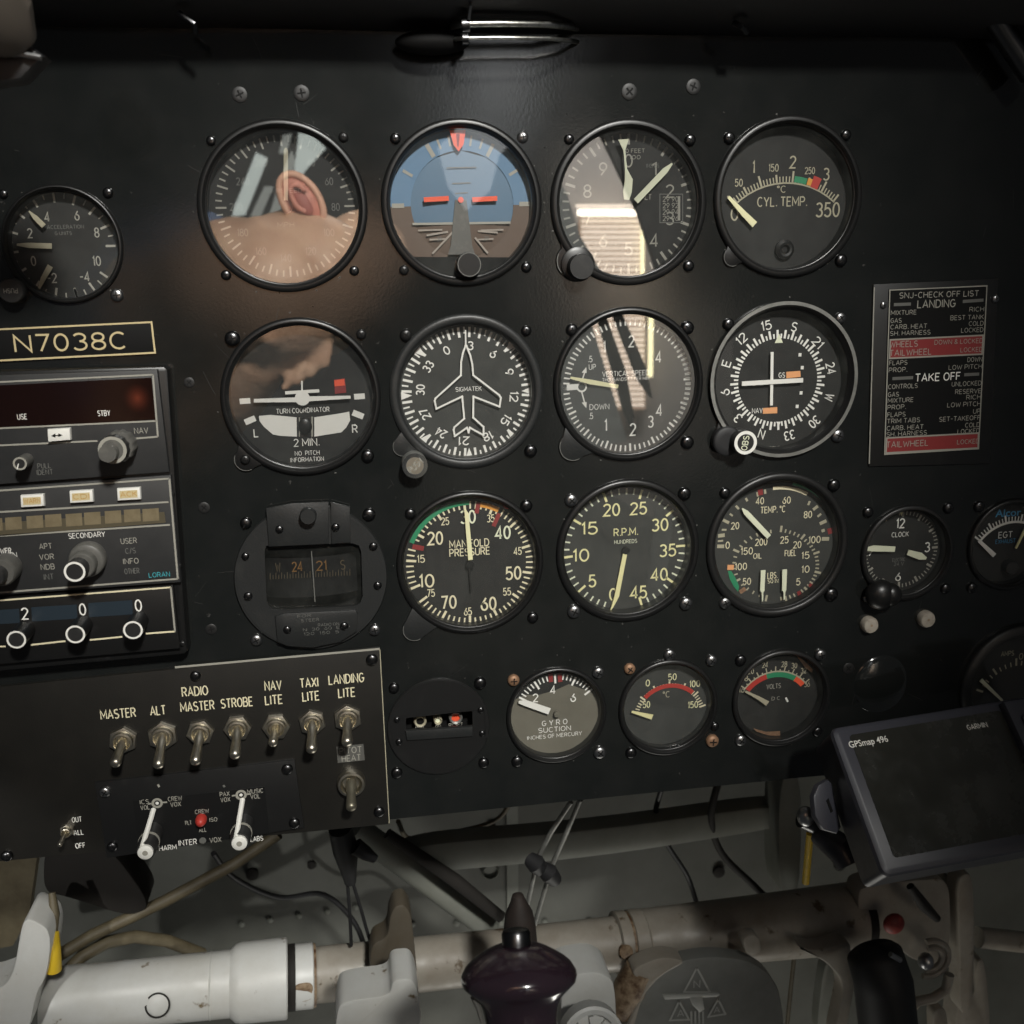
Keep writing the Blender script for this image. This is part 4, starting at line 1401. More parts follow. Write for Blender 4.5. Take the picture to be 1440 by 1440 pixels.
# ---- suction
g = Gauge('suction_gauge', 'small suction gauge lettered GYRO SUCTION, a tan reflection painted on its dial, cream pointer', (783, 1006), 70, frac=0.90, depth=0.005, ring='bezel', dial='dialt', gl='low', group='small round instruments',
          screws=[(722, 956, 'b', 9), (841, 945, 's', 8), (727, 1070, 's', 8), (843, 1057, 's', 9)])
c = (783, 1007)
g.d.ppoly([(722, 985), (733, 966), (748, 953), (766, 945), (783, 942), (800, 944), (816, 950), (828, 960), (836, 972), (822, 970), (800, 962), (780, 971), (758, 977), (738, 977)], g.h - 0.00008, M['dial'])  # dark crescent where the painted reflection stops
g.ticks(c, 61, -58, 55, 20, 8, 'white', 1.8, 5, 13, 2.8)
for x in (774, 787):
    g.d.pline((x, 947), (x + 1, 959), 6, g.h + 0.0001, M['redd'])
for t, x, y in (('2', 753, 981.5), ('4', 777.5, 970), ('6', 806, 981)):
    g.txt(t, x, y, 12, 'white', 8, bold=0.02)
g.txt('G Y R O', 780, 1016, 7.5, 'white', 36)
g.txt('SUCTION', 780, 1025.5, 7, 'white', 46)
g.txt('INCHES OF MERCURY', 780, 1034.5, 5.5, 'white', 77)
g.needle([(772.5, 1000, 9), (738, 988, 8.5), (729, 987, 3)], 'button', hub=(783, 1004, 4, 'dialt'))
g.done()

# ---- oil temperature
g = Gauge('temperature_gauge', 'small black temperature gauge with red scale band between two brass screws', (940, 995), 69, frac=0.88, depth=0.006, ring='bezel', dial='dialg', gl='mid', group='small round instruments',
          screws=[(885, 940, 'b', 8), (941, 920, 's', 7.5), (1000, 928, 's', 7.5), (887, 1058, 'd', 8), (1001, 1041, 'b', 9), (1005, 1021, 's', 6)])
c = (941, 1010)
g.ticks(c, 44, -74, 74, 30, 6, 'cream', 1.6, 5, 9, 2.4, inner=True)
g.arc(c, 44, 50, -46, 44, 'red', 0.0002)
for t, x, y, wd in (('-50', 907, 991, 14), ('0', 911, 960.5, 6), ('50', 945.5, 952, 12), ('100', 977, 961.5, 15), ('150', 974.5, 991, 14)):
    g.txt(t, x, y, 9.5, 'lume', wd)
g.txt('\u00b0C', 937, 976.5, 9, 'creamd', 10)
g.needle([(917, 1008, 7), (888, 1000.5, 2.5)], 'lumey')
g.done(tilt=(0.0, 0.05))

# ---- volts
g = Gauge('voltmeter', 'small black voltmeter with red and green scale band lettered VOLTS', (1099, 982), 68, frac=0.88, depth=0.007, ring='satin', gl='low', group='small round instruments',
          screws=[(1041, 928, 'd', 7.5), (1153, 920, 's', 7.5), (1041, 1040, 's', 8), (1149, 1028, 's', 7)])
P3 = [PANEL.px(x, y, g.h) for x, y in ((1050, 970), (1096, 947), (1130, 962))]
cc, cr = circ(*P3)
an = [math.degrees(math.atan2(p[0] - cc[0], p[1] - cc[1])) for p in P3]
k = PANEL.sx(1099, 982, g.h)
f_ = lambda t: an[0] + (an[2] - an[0]) * t
for t0, t1, m_ in ((0, 0.36, 'red'), (0.36, 0.83, 'green'), (0.83, 1.0, 'redor')):
    g.d.ring(cc, cr - 5 * k, cr + 2 * k, g.h, M[m_], f_(t0), f_(t1))
g.d.ring(cc, cr + 2 * k, cr + 4 * k, g.h, M['creamd'], f_(-0.02), f_(1.02))
for i in range(17):
    a = R(f_(i / 16))
    ln = 10 if i % 2 == 0 else 6
    g.d.line((cc[0] + (cr + 3 * k) * math.sin(a), cc[1] + (cr + 3 * k) * math.cos(a)), (cc[0] + (cr + ln * k) * math.sin(a), cc[1] + (cr + ln * k) * math.cos(a)), 1.6 * k, g.h + 0.0001, M['creamd'])
for t, x, y in (('16', 1043, 970), ('18', 1048, 954), ('20', 1056, 944), ('24', 1076, 935), ('28', 1103, 934), ('30', 1117, 936), ('32', 1130, 943), ('36', 1135, 962)):
    g.txt(t, x, y, 8, 'creamd', 8)
g.txt('VOLTS', 1088, 965, 7, 'dull', 20)
g.txt('D C', 1091, 982, 5, 'dull', 12)
g.d.pline((1105, 981), (1108, 987), 2.5, g.h, M['white'])
g.d.ppoly([(1120, 922), (1127, 926), (1143, 941), (1142, 946), (1131, 937)], g.h + 0.002, M['brass'])
g.d.ppoly([(1059, 1024), (1077, 1029), (1097, 1028), (1097, 1035), (1080, 1034), (1064, 1029)], g.h + 0.002, M['brass'])
g.needle([(1079, 989, 7), (1066, 981, 4.5), (1048, 972, 2.5)], 'creamd')
g.done()

# ---- the panel sheet itself
PX = [(-330, 27), (720, 47), (2150, 61), (2150, 1000), (1120, 1094), (552, 1152), (-330, 1242)]
vs, fs = sheet([PANEL.px(x, y, 0) for x, y in PX], HOLES, -0.003, 0.0)
b = MB()
b.add([PANEL.p(*v) for v in vs], fs, M['panel'])
M['scr'] = mat('worn_scratch', (0.035, 0.035, 0.033), 0.5)
M['chip'] = mat('chipped_paint', (0.075, 0.073, 0.066), 0.6)
rnd = random.Random(11)
for i in range(70):                    # fine scratches, and chips round the cut-outs
    u0, v0 = PANEL.px(rnd.uniform(0, 1440), rnd.uniform(70, 1120), 0)
    if any(math.hypot(u0 - u_, v0 - v_) < r_ * 1.1 for u_, v_, r_ in HOLES):
        continue
    a_, l_ = rnd.uniform(0, 6.28), rnd.uniform(0.002, 0.014)
    q_ = [(u0 + l_ * t_ / 4 * math.cos(a_ + 0.012 * t_), v0 + l_ * t_ / 4 * math.sin(a_ + 0.012 * t_)) for t_ in range(5)]
    v_, f_ = ribbon(q_, rnd.uniform(0.00007, 0.00016))
    b.add([PANEL.p(x_, y_, 0.0001 + 0.000003 * i) for x_, y_ in v_], f_, M['scr'])
for u_, v_, r_ in HOLES:
    for i in range(rnd.randint(3, 8)):
        a_, d_ = rnd.uniform(0, 6.28), r_ * rnd.uniform(1.085, 1.15)
        c_, e_ = (u_ + d_ * math.cos(a_), v_ + d_ * math.sin(a_)), rnd.uniform(0.00018, 0.0006)
        b.poly([(c_[0] + e_ * rnd.uniform(0.5, 1.3) * math.cos(t_), c_[1] + e_ * rnd.uniform(0.5, 1.3) * math.sin(t_)) for t_ in (0, 0.9, 1.9, 2.9, 3.8, 5.1)], 0.00013 + 0.000004 * i, M['chip'])
panel = b.build('dashboard')
tag(panel, 'large matt black instrument panel with rows of round gauges', 'panel')
for x, y in ((337, 133), (424, 131), (885, 129), (975, 122), (287, 714), (297, 885), (266, 538), (1193, 940)):
    screw(panel, x, y, 'f', 11 if y < 140 else 8, name='flush_screw')
for x, y in ((1225, 880), (1305, 872)):
    b = MB()
    k = 11 * PANEL.sx(x, y, 0.004)
    b.lathe(PANEL.px(x, y, 0.004), [(k, 0), (k, 0.003), (k * 0.85, 0.0045), (k * 0.4, 0.005), (1e-5, 0.005)], mat('plug_cream', (0.42, 0.38, 0.32), 0.6, noise=(400, (0.3, 0.25, 0.2), 0.45, 0.7)) if x < 1300 else bpy.data.materials['plug_cream'], 28)
    b.disc(PANEL.px(x + 1, y, 0.0051), k * 0.14, 0.0051, M['rust'])
    b.build('cream_stud', panel)
b = MB()          # dark riveted hump under the clock
b.ball(PANEL.p(*PANEL.px(1238, 962, 0), -0.001), 0.018, 0.0042, 0.019, M['panel'], 32, 16)
b.build('cover_blister', panel)

# ---- registration plate
t = thing('registration_plate', PANEL.p(*PANEL.px(100, 483, 0), 0), 'black engraved plate reading N7038C in gold above the radio stack', 'nameplate')
b = MB()
pl = [(-60, 466), (213, 452), (219, 497), (-60, 511)]
b.pprism(pl, 0, 0.0012, M['void'], 0.0003)
b.build('plate', t)
b = MB()
b.outline([(-60, 466), (213, 453), (218, 496), (-60, 510)], 2.6, 0.00135, M['gold'])
b.text('N7038C', 99, 481, 25, 0.00135, M['gold'], 160, 0, 0.0)
b.build('lettering', t)

# ---- radio stack
RH = 0.0145
t = thing('radio_rack', PANEL.p(*PANEL.px(110, 730, 0), 0), 'black tray with rounded side lip holding the three stacked radios', 'radio rack')
b = MB()
b.pprism([(-110, 524), (231, 515), (236, 520), (264, 916), (258, 921), (-110, 955)], 0, 0.0110, M['bezel'], 0.002)
b.build('tray', t)
for x, y in ((242, 695), (252, 795), (257, 905)):
    screw(t, x, y, 'k', 4, 0.011)

grp = 'stacked radios'
t = thing('navigation_receiver', PANEL.p(*PANEL.px(100, 610, 0), 0.01), 'top radio with dark red display, white arrow button and NAV knob', 'radio', grp)
b = MB()
b.pprism([(-110, 531), (221, 520), (238, 664), (-110, 689)], 0.008, RH, M['radio'], 0.0006)
b.build('face_plate', t)
b = MB()
h = RH + 0.00015
b.pprism([(-100, 547), (213, 531), (219, 590), (-100, 609)], RH - 0.002, h, M['lens'])
b.build('display', t)
b = MB()
b.pdisc((193, 560), 22, h + 0.0001, M['glow'], 24)
o = b.build('lit_digit', t)
nt = M['glow'].node_tree                       # the lit digit smears into a soft spot behind its lens
tc = nt.nodes.new('ShaderNodeTexCoord')
mp = nt.nodes.new('ShaderNodeMapping')
gr = nt.nodes.new('ShaderNodeTexGradient')
gr.gradient_type = 'QUADRATIC_SPHERE'
mp.vector_type = 'TEXTURE'
lc = sum((v.co for v in o.data.vertices), Vector()) / len(o.data.vertices)
mp.inputs['Location'].default_value = lc
rr_ = 22 * PANEL.sx(193, 560, h)
mp.inputs['Scale'].default_value = (rr_, rr_, rr_ * 1.15)
mu = nt.nodes.new('ShaderNodeMath')
mu.operation = 'MULTIPLY'
mu.inputs[1].default_value = 0.11
nt.links.new(tc.outputs['Object'], mp.inputs['Vector'])
nt.links.new(mp.outputs['Vector'], gr.inputs['Vector'])
nt.links.new(gr.outputs['Fac'], mu.inputs[0])
nt.links.new(mu.outputs[0], nt.nodes['Principled BSDF'].inputs['Emission Strength'])
b = MB()
for p in (((-100, 542), (215, 527)), ((215, 527), (222, 614)), ((-100, 607), (220, 592)), ((-100, 631), (137, 620)), ((187, 617), (222, 614))):
    b.pline(*p, 2.6, h + 0.00012, M['dull'])
b.text('USE', 31, 586, 8, h + 0.0002, M['white'], 14)
b.text('STBY', 146, 581, 8, h + 0.0002, M['white'], 18)
b.text('NAV', 198.5, 605.5, 8.5, h + 0.0002, M['dull'], 20)
b.text('PULL', 62, 655, 7.5, h + 0.0002, M['faint'], 19)
b.text('IDENT', 63, 664, 7.5, h + 0.0002, M['faint'], 23)
b.build('lettering', t)
b = MB()
b.pprism([(66, 604), (98, 602), (99, 619), (67, 622)], RH, RH + 0.003, M['button'], 0.0008)
b.ppoly([(72, 613), (78, 609.5), (78, 615.5)], RH + 0.0031, M['void'])
b.ppoly([(88, 612), (82, 609.5), (82, 614.5)], RH + 0.0031, M['void'])
b.pline((77, 612.7), (83, 612.2), 1.5, RH + 0.00315, M['void'])
b.build('transfer_button', t)
kb, uv, k = knob(t, (166, 629), 22, RH, 0.0235, 'knobg', knurl=0.06, rim=None, name='outer_knob')
knob(t, (158, 633), 20.5, 0.0235, 0.030, 'knob', rim='dull', face='knobg', ringw=0.06, name='middle_knob', knurl=0.05)
knob(t, (151, 638), 13, 0.030, 0.0365, 'knobg', rim='knobg', face='knobg', ringw=0.08, name='inner_knob')
kb, uv, k = knob(t, (28, 652), 10, RH, 0.026, 'knobg', rim='dull', face='knob', ringw=0.1, name='volume_knob')
b = MB()
b.pline((26, 652), (24, 660), 1.5, 0.0263, M['white'])
b.build('knob_mark', t)

t = thing('loran_receiver', PANEL.p(*PANEL.px(110, 760, 0), 0.01), 'middle radio with WARN, CDI and ACK keys over an amber segment display', 'radio', grp)
b = MB()
b.pprism([(-110, 694), (240, 668), (254, 819), (-110, 845)], 0.008, RH, M['radio'], 0.0006)
b.build('face_plate', t)
b = MB()
h = RH + 0.00015
for p in (((-100, 697), (238, 673)), ((238, 673), (250, 814)), ((-100, 841), (250, 814)), ((-100, 726), (237, 706)), ((-100, 760), (239, 738))):
    b.pline(*p, 2.8, h + 0.0001, M['dull'])
b.text('SECONDARY', 122, 752.5, 7.5, h, M['white'], 52)
for tt, x, y, mm, wd in (('APT', 64, 768, 'dull', 18), ('VOR', 65.5, 783, 'dull', 21), ('NDB', 67, 797, 'dull', 20), ('INT', 68.5, 811, 'faint', 14), ('USER', 181, 760.5, 'dull', 23), ('C/S', 183.5, 774.5, 'faint', 15),
                         ('INFO', 184, 789, 'dull', 22), ('OTHER', 185.5, 803, 'faint', 21)):
    b.text(tt, x, y, 8, h, M[mm], wd)
b.text('POWER', 3, 775, 8, h, M['white'], 26)
b.text('ON', 17, 780.5, 8, h, M['white'], 14)
b.text('LORAN', 224, 808, 7, h, M['cyan'], 30)
b.build('lettering', t)
b = MB()
b.pprism([(-40, 738), (231, 720), (233, 735), (-40, 757)], RH - 0.002, h + 0.0001, M['lcdb'])
for x, y in ((-8, 738), (19, 736), (49, 734), (75, 732), (104, 731), (130, 729), (159, 727), (186, 725), (212, 724)):
    b.ppoly([(x - 12, y - 8), (x + 11, y - 9.5), (x + 12, y + 8), (x - 11, y + 9.5)], h + 0.0002, M['lcd'])
b.build('display', t)
for tt, x, y, m_ in (('WARN', 45, 704, 'amberl'), ('CDI', 114, 698, 'amberl'), ('ACK', 181, 694.5, 'gold')):
    b = MB()
    b.pprism([(x - 17, y - 7), (x + 16, y - 9), (x + 17, y + 8), (x - 16, y + 10)], RH, RH + 0.0026, M['button'], 0.0008)
    b.ppoly([(x - 13, y - 4), (x + 12, y - 5.5), (x + 12.5, y + 5), (x - 12.5, y + 6.5)], RH + 0.0027, M['gold'])
    b.text(tt, x, y + 0.3, 7, RH + 0.0028, M['amberl'], 24)
    b.build('push_key', t)
knob(t, (121, 789), 26, RH, 0.021, 'knobg', name='outer_knob')
knob(t, (114, 796), 20, 0.021, 0.0265, 'knobg', name='middle_knob')
knob(t, (105, 804), 15.5, 0.0265, 0.0345, 'knob', rim='white', face='knob', ringw=0.03, name='inner_knob')
knob(t, (0, 806), 22, RH, 0.026, 'knobg', name='power_knob')
knob(t, (-8, 812), 14, 0.026, 0.032, 'knob', name='inner_knob')

t = thing('code_selector', PANEL.p(*PANEL.px(110, 880, 0), 0.01), 'bottom radio with white digits 2 0 0 over three white ringed knobs', 'radio', grp)
b = MB()
b.pprism([(-110, 850), (243, 823), (253, 912), (-110, 944)], 0.008, RH, M['bezel'], 0.0006)
b.build('face_plate', t)
b = MB()
h = RH + 0.00015
for p in (((-100, 852), (240, 826)), ((240, 826), (246, 888)), ((205, 891), (246, 888)), ((126, 900), (172, 895.5)), ((43, 907), (92, 901.5)), ((-100, 912), (8, 909))):
    b.pline(*p, 2.6, h + 0.0001, M['cream'] if p[0][0] != 240 else M['dull'])
for tt, x, y in (('2', 35, 863), ('0', 116, 857), ('0', 194.5, 851.5)):
    b.text(tt, x, y, 17, h + 0.0003, M['white'], 10, bold=0.0)
b.build('lettering', t)
b = MB()
for x0, x1, y0 in ((-40, 27, 868), (44, 108, 862), (124, 186, 856)):
    b.ppoly([(x0, y0 - 8), (x1, y0 - 12), (x1 + 1, y0 + 8), (x0 + 1, y0 + 12)], h + 0.0001, M['bluew'])
b.build('code_window', t)
for x, y in ((23, 899.5), (106, 892), (187, 886)):
    knob(t, (x, y), 14, RH, 0.030, 'bezel', rim='white', face='knob', ringw=0.02, name='code_knob')

# ---- switch plate
t = thing('switch_plate', PANEL.p(*PANEL.px(300, 1050, 0), 0), 'brown-black switch plate with yellow lettering and pale highlight painted along its top edge', 'switch plate')
plate = t
PT = 0.0022
b = MB()
b.pprism([(-110, 977), (534, 912), (548, 1159), (-110, 1222)], 0, PT, M['plate'], 0.0003)
b.build('plate', t)
b = MB()
b.pline((246, 938.5), (534, 912.5), 3.2, PT + 0.0001, M['dull'])  # edge highlight drawn as a pale line
b.pline((534.2, 913), (547.5, 1158), 1.2, PT + 0.0001, M['creamd'])
b.build('pale_edge', t)
b = MB()
h = PT + 0.00012
for tt, x, y, wd in (('MASTER', 166, 1003.5, 50), ('ALT', 222, 999, 22), ('RADIO', 274, 972, 37), ('MASTER', 277.5, 993, 48), ('STROBE', 333, 988, 45), ('NAV', 384, 964, 24), ('LITE', 385, 984, 25),
                     ('TAXI', 434.5, 960, 26), ('LITE', 437, 979, 24), ('LANDING', 487, 954.5, 50), ('LITE', 487.5, 974, 24)):
    b.text(tt, x, y, 13.5, h, M['cream'], wd, 0, 0.014)
b.ppoly([(473, 1050), (511, 1046), (513, 1069), (475, 1073)], h - 0.00004, M['knobg'])
b.text('PITOT', 493, 1055, 9, h, M['dull'], 32)
b.text('HEAT', 494, 1066, 9, h, M['dull'], 27)
for tt, x, y in (('OUT', 108, 1152.5), ('ALL', 110.5, 1170.5), ('OFF', 113, 1189)):
    b.text(tt, x, y, 7.5, h, M['white'], 14)
b.build('lettering', t)
for x, y in ((275, 950), (523, 927), (533, 1141), (10, 1203)):
    screw(t, x, y, 'd', 8, PT)

# ---- toggle switches
hexm = {}


def toggle(n, tip, label, r=20, hexed=True, m='nickel', lev='nickel', lw=7.8, ht=0.020, base=None, h0=PT):
    uv = PANEL.px(*n, h0 + 0.003)
    k = PANEL.sx(*n, h0)
    t = thing('toggle_switch', PANEL.p(*uv, h0), label, 'switch', 'toggle switches on the switch plate')
    b = MB()
    a0 = random.uniform(0, 60)
    if hexed:
        b.prism([(uv[0] + r * k * math.cos(R(a0 + 60 * i)), uv[1] + r * k * math.sin(R(a0 + 60 * i))) for i in range(6)], h0, h0 + 0.0026, M[m], 0.0006)
    q = r * k * (0.74 if hexed else 0.98)
    b.lathe(uv, [(q, h0), (q, h0 + 0.0036), (q * 0.93, h0 + 0.0048), (q * 0.78, h0 + 0.0050), (q * 0.66, h0 + 0.0040), (q * 0.60, h0 + 0.0012), (1e-5, h0 + 0.0012)], M[m], 36)
    b.build('lock_nut', t)
    b = MB()
    tp = PANEL.px(*tip, ht)
    p0 = PANEL.p(*uv, h0 + 0.0012)
    p1 = PANEL.p(*tp, ht)
    d = (p1 - p0)
    s = lw * k
    st = [0, 0.25, 0.35, 0.6, 0.85, 0.93, 0.975, 1.0]
    rad = [1.0, 1.0, 0.8, 0.9, 1.02, 0.95, 0.7, 0.05]
    b.tube([p0 + d * q_ for q_ in st], [s * q_ for q_ in rad], M[lev], 18)
    b.build('lever', t)
    return t


toggle((172, 1043), (161, 1077), 'toggle switch under MASTER at the left end of the row', 21)
toggle((228, 1037), (222, 1080), 'toggle switch under ALT', 22)
toggle((281, 1032), (274, 1075), 'toggle switch under RADIO MASTER', 20)
toggle((333.5, 1026), (330, 1066), 'toggle switch under STROBE', 20)
toggle((388, 1024), (383.5, 1047), 'toggle switch under NAV LITE with lever pointing out', 20, lw=6.5)
toggle((439, 1018), (438, 1058), 'toggle switch under TAXI LITE', 19.5)
toggle((489, 1012), (488, 1048), 'toggle switch under LANDING LITE', 20.5)
toggle((494, 1102), (494, 1139), 'dull brass toggle switch alone below the PITOT HEAT tape', 20, hexed=False, lev='dullbrass', lw=7.5)
toggle((93, 1170), (83, 1190), 'tiny toggle switch beside OUT, ALL and OFF', 10.5, lw=3.6, ht=0.014)

# ---- intercom box
t = thing('intercom_panel', PANEL.p(*PANEL.px(280, 1150, 0), 0), 'black intercom panel with two long pointer knobs and a red lamp', 'intercom')
IH = 0.0042
b = MB()
b.pprism([(133, 1101), (414, 1069), (428, 1164), (150, 1207)], PT - 0.0003, IH, M['satin'], 0.0004)
b.build('plate', t)
b = MB()
b.pprism([(187, 1127), (372, 1106), (379, 1172), (196, 1194)], IH - 0.0002, IH + 0.0003, M['bezel'])
b.build('inner_plate', t)
h = IH + 0.00042
b = MB()
for tt, x, y, hp, wd in (('ICS', 203, 1127.5, 6.5, 13), ('VOL', 204, 1135.5, 6.5, 13), ('CREW', 246, 1123, 6.5, 20), ('VOX', 247, 1131, 6.5, 15), ('PAX', 316, 1116.5, 6.5, 14), ('VOX', 317, 1124.5, 6.5, 14), ('MUSIC', 359, 1112.5, 6.5, 23),
                         ('VOL', 359, 1120, 6.5, 14), ('CREW', 284, 1141, 6, 20), ('PLT', 265, 1157, 6, 9), ('ISO', 300, 1152.5, 6, 11), ('ALL', 285, 1167, 6, 11), ('INTER', 264, 1184.5, 8, 26), ('VOX', 303, 1181, 7.5, 17),
                         ('HARM', 236, 1192, 7.5, 25), ('LABS', 361, 1179.5, 7, 18)):
    b.text(tt, x, y, hp, h, M['dull'] if tt not in ('INTER', 'HARM', 'LABS') else M['white'], wd, 0, 0.02)
for x, y in ((221, 1129.5), (339, 1118)):
    uv = PANEL.px(x, y, h)
    k = PANEL.sx(x, y, h)
    b.ring(uv, 4.5 * k, 8 * k, h, M['dull'])
    b.disc(uv, 2.4 * k, h, M['white'])
    b.pline((x - 13, y + 1), (x - 8, y + 0.6), 2.4, h, M['dull'])
    b.pline((x + 8, y - 1), (x + 14, y - 1.6), 2.4, h, M['dull'])
b.pdisc((285, 1182), 5, h, M['faint'])
b.pline((222, 1103), (224, 1107), 3, IH + 0.0001, M['dull'])
b.pline((314, 1104), (316, 1107), 3, IH + 0.0001, M['faint'])
b.build('lettering', t)
b = MB()
uv = PANEL.px(282, 1156, IH + 0.004)
k = PANEL.sx(282, 1156, IH)
b.lathe(uv, [(8 * k, IH), (8 * k, IH + 0.003), (6 * k, IH + 0.0055), (3 * k, IH + 0.0065), (1e-5, IH + 0.0067)], M['red'], 24)
b.build('red_lamp', t)
for base, face, p0 in (((221, 1131), (205, 1197), (216, 1138)), ((339, 1120), (337, 1184), (341, 1124))):
    kb, uv, k = knob(t, face, 15, IH, 0.025, 'knob', name='pointer_knob')
    b = MB()
    b.lathe(uv, [(11 * PANEL.sx(*face, 0.026), 0.0245), (11 * PANEL.sx(*face, 0.026), 0.0265), (9 * PANEL.sx(*face, 0.026), 0.027), (1e-5, 0.027)], M['white'], 32)
    b.disc(uv, 4 * k / 15, 0.0271, M['dull'])
    b.build('white_cap', kb)
    b = MB()
    e0 = PANEL.p(*PANEL.px(*p0, IH + 0.001), IH + 0.001)
    e1 = PANEL.p(*PANEL.px(face[0] - 5, face[1] - 6, 0.0255), 0.0255)
    b.tube([e0, e1], [0.0014, 0.0014], M['white'], 8)
    b.build('pointer_line', kb)
    b = MB()
    b.lathe(uv, [(15.6 * k / 15, 0.0148), (15.6 * k / 15, 0.0165), (15 * k / 15, 0.0165)], M['dull'], 48)
    b.build('pale_band', kb)
for x, y in ((148, 1113), (158, 1190), (404, 1081), (414, 1157)):
    screw(t, x, y, 'd' if x > 300 else 's', 8, IH)

# ---- checklist placard
t = thing('checklist_placard', PANEL.p(*PANEL.px(1312, 520, 0), 0), 'black check-off list card with white lines of text and red bands', 'placard')
b = MB()
b.pprism([(1229, 400), (1404, 392), (1392, 652), (1222, 656)], 0, 0.0012, M['satin'], 0.0003)
b.build('backing_plate', t)
b = MB()
h = 0.0013
b.pline((1229.5, 404), (1222.5, 652), 1.6, h, M['dull'])  # pale line down the left edge
b.build('pale_edge', t)
for x, y in ((1242, 429), (1399, 420)):
    screw(t, x, y, 's', 4.5, 0.0012)
b = MB()
b.pprism([(1250.5, 407), (1389, 401), (1377, 632), (1243, 640)], 0.0012, 0.0019, M['void'])
h = 0.00202
for q_ in ([(1252, 478), (1382.5, 471.5), (1381, 498), (1251, 504)], [(1247, 616), (1376, 609), (1375.5, 630), (1246, 637)]):
    b.ppoly(q_, h, M['redd'])
    b.outline(q_, 2, h + 0.00006, M['dull'])
b.outline([(1251.5, 408), (1388, 402), (1376, 631), (1244, 639)], 1.5, h + 0.00012, M['dull'])
b.build('card', t)
b = MB()
h = 0.0022
b.text('SNJ-CHECK OFF LIST', 1321, 414, 8.5, h, M['dull'], 112, 0, 0.02)
b.text('LANDING', 1317, 427, 11.5, h, M['dull'], 54, 0, 0.02)
b.text('TAKE OFF', 1319, 530, 11.5, h, M['white'], 64, 0, 0.02)
for p in (((1257, 428.5), (1281, 427.5)), ((1354, 424), (1383, 422)), ((1255, 532.5), (1284, 531)), ((1356, 527), (1377, 526))):
    b.pline(*p, 4, h, M['faint'])
LX = lambda y: 1253.5 - (y - 430) * 0.036
RX = lambda y: 1384 - (y - 430) * 0.036
for yl, l_, r_ in ((440, 'MIXTURE', 'RICH'), (451, 'GAS', 'BEST TANK'), (460, 'CARB. HEAT', 'COLD'), (469, 'SH. HARNESS', 'LOCKED'), (484.5, 'WHEELS', 'DOWN & LOCKED'), (496.5, 'TAILWHEEL', 'LOCKED'),
                   (510.5, 'FLAPS', 'DOWN'), (520.5, 'PROP.', 'LOW PITCH'), (544, 'CONTROLS', 'UNLOCKED'), (555, 'GAS', 'RESERVE'), (563.5, 'MIXTURE', 'RICH'), (573, 'PROP.', 'LOW PITCH'), (583.5, 'FLAPS', 'UP'),
                   (592.5, 'TRIM TABS', 'SET-TAKEOFF'), (602.5, 'CARB. HEAT', 'COLD'), (611, 'SH. HARNESS', 'LOCKED'), (625.5, 'TAILWHEEL', 'LOCKED')):
    hp = 9.5 if l_ in ('WHEELS', 'TAILWHEEL') else 7.2
    wl = 5.2 * len(l_) * (1.28 if hp > 9 else 1)
    b.text(l_, LX(yl), yl, hp * 0.92, h, M['dull'], wl, 0, 0.008, 'l')
    b.text(r_, RX(yl), yl - 5.5, 6.6, h, M['dull'], 5.2 * len(r_), 0, 0.008, 'r')
b.build('lettering', t)

# ------------------------------------------------------------------ portable map unit, tilted up at the lower right
GF = Frame((0.14656, -0.04405, -0.18904), (0.99816, 0.02645, 0.05456), (-0.05747, 0.69927, 0.71254))
t = thing('map_display', GF.p(0.07, -0.04, -0.015), 'portable navigation unit with a blank dark screen tilted upward at lower right', 'navigation unit')


def rrect(x0, y0, x1, y1, r, n=5):
    out = []
    for cx, cy, a0 in ((x1 - r, y1 - r, 0), (x0 + r, y1 - r, 90), (x0 + r, y0 + r, 180), (x1 - r, y0 + r, 270)):
        out += [(cx + r * math.cos(R(a0 + 90 * i / n)), cy + r * math.sin(R(a0 + 90 * i / n))) for i in range(n + 1)]
    return out


b = MB(GF)
b.prism(rrect(0.001, -0.0805, 0.144, -0.0005, 0.004), -0.030, -0.003, M['gps'])
b.prism(rrect(0.0, -0.081, 0.145, 0.0, 0.005), -0.003, 0.0, M['gpsr'], 0.003)
b.build('case', t)
b = MB(GF)
scr = [GF.px(x, y, 0.0003) for x, y in ((1193, 1036), (1396, 1003), (1404, 1012), (1452, 1160), (1250, 1205))]
sx0, sx1 = scr[0][0], GF.px(1399, 1004, 0)[0]
b.prism(rrect(0.009, -0.073, sx1 + 0.004, -0.006, 0.002), -0.001, 0.0003, M['gpss'])
b.build('screen', t)
b = MB(GF)
b.prism([(sx1 + 0.0045, -0.078), (0.143, -0.078), (0.143, -0.003), (sx1 + 0.0045, -0.003)], 0.0002, 0.006, M['gpsr'], 0.0016)
b.build('key_panel', t)
b = MB(GF)
b.text('GPSmap 496', 1221, 1043, 8.5, 0.0006, M['white'], 57, 0, 0.01)
b.text('GARMIN', 1374, 1021, 7, 0.0006, M['white'], 30, 0, 0.02)
b.build('lettering', t)
b = MB(GF)
for i in range(3):
    b.prism(rrect(sx1 + 0.010, -0.022 - 0.018 * i, sx1 + 0.022, -0.012 - 0.018 * i, 0.003), 0.006, 0.008, M['gpsr'], 0.0005)
b.build('keys', t)

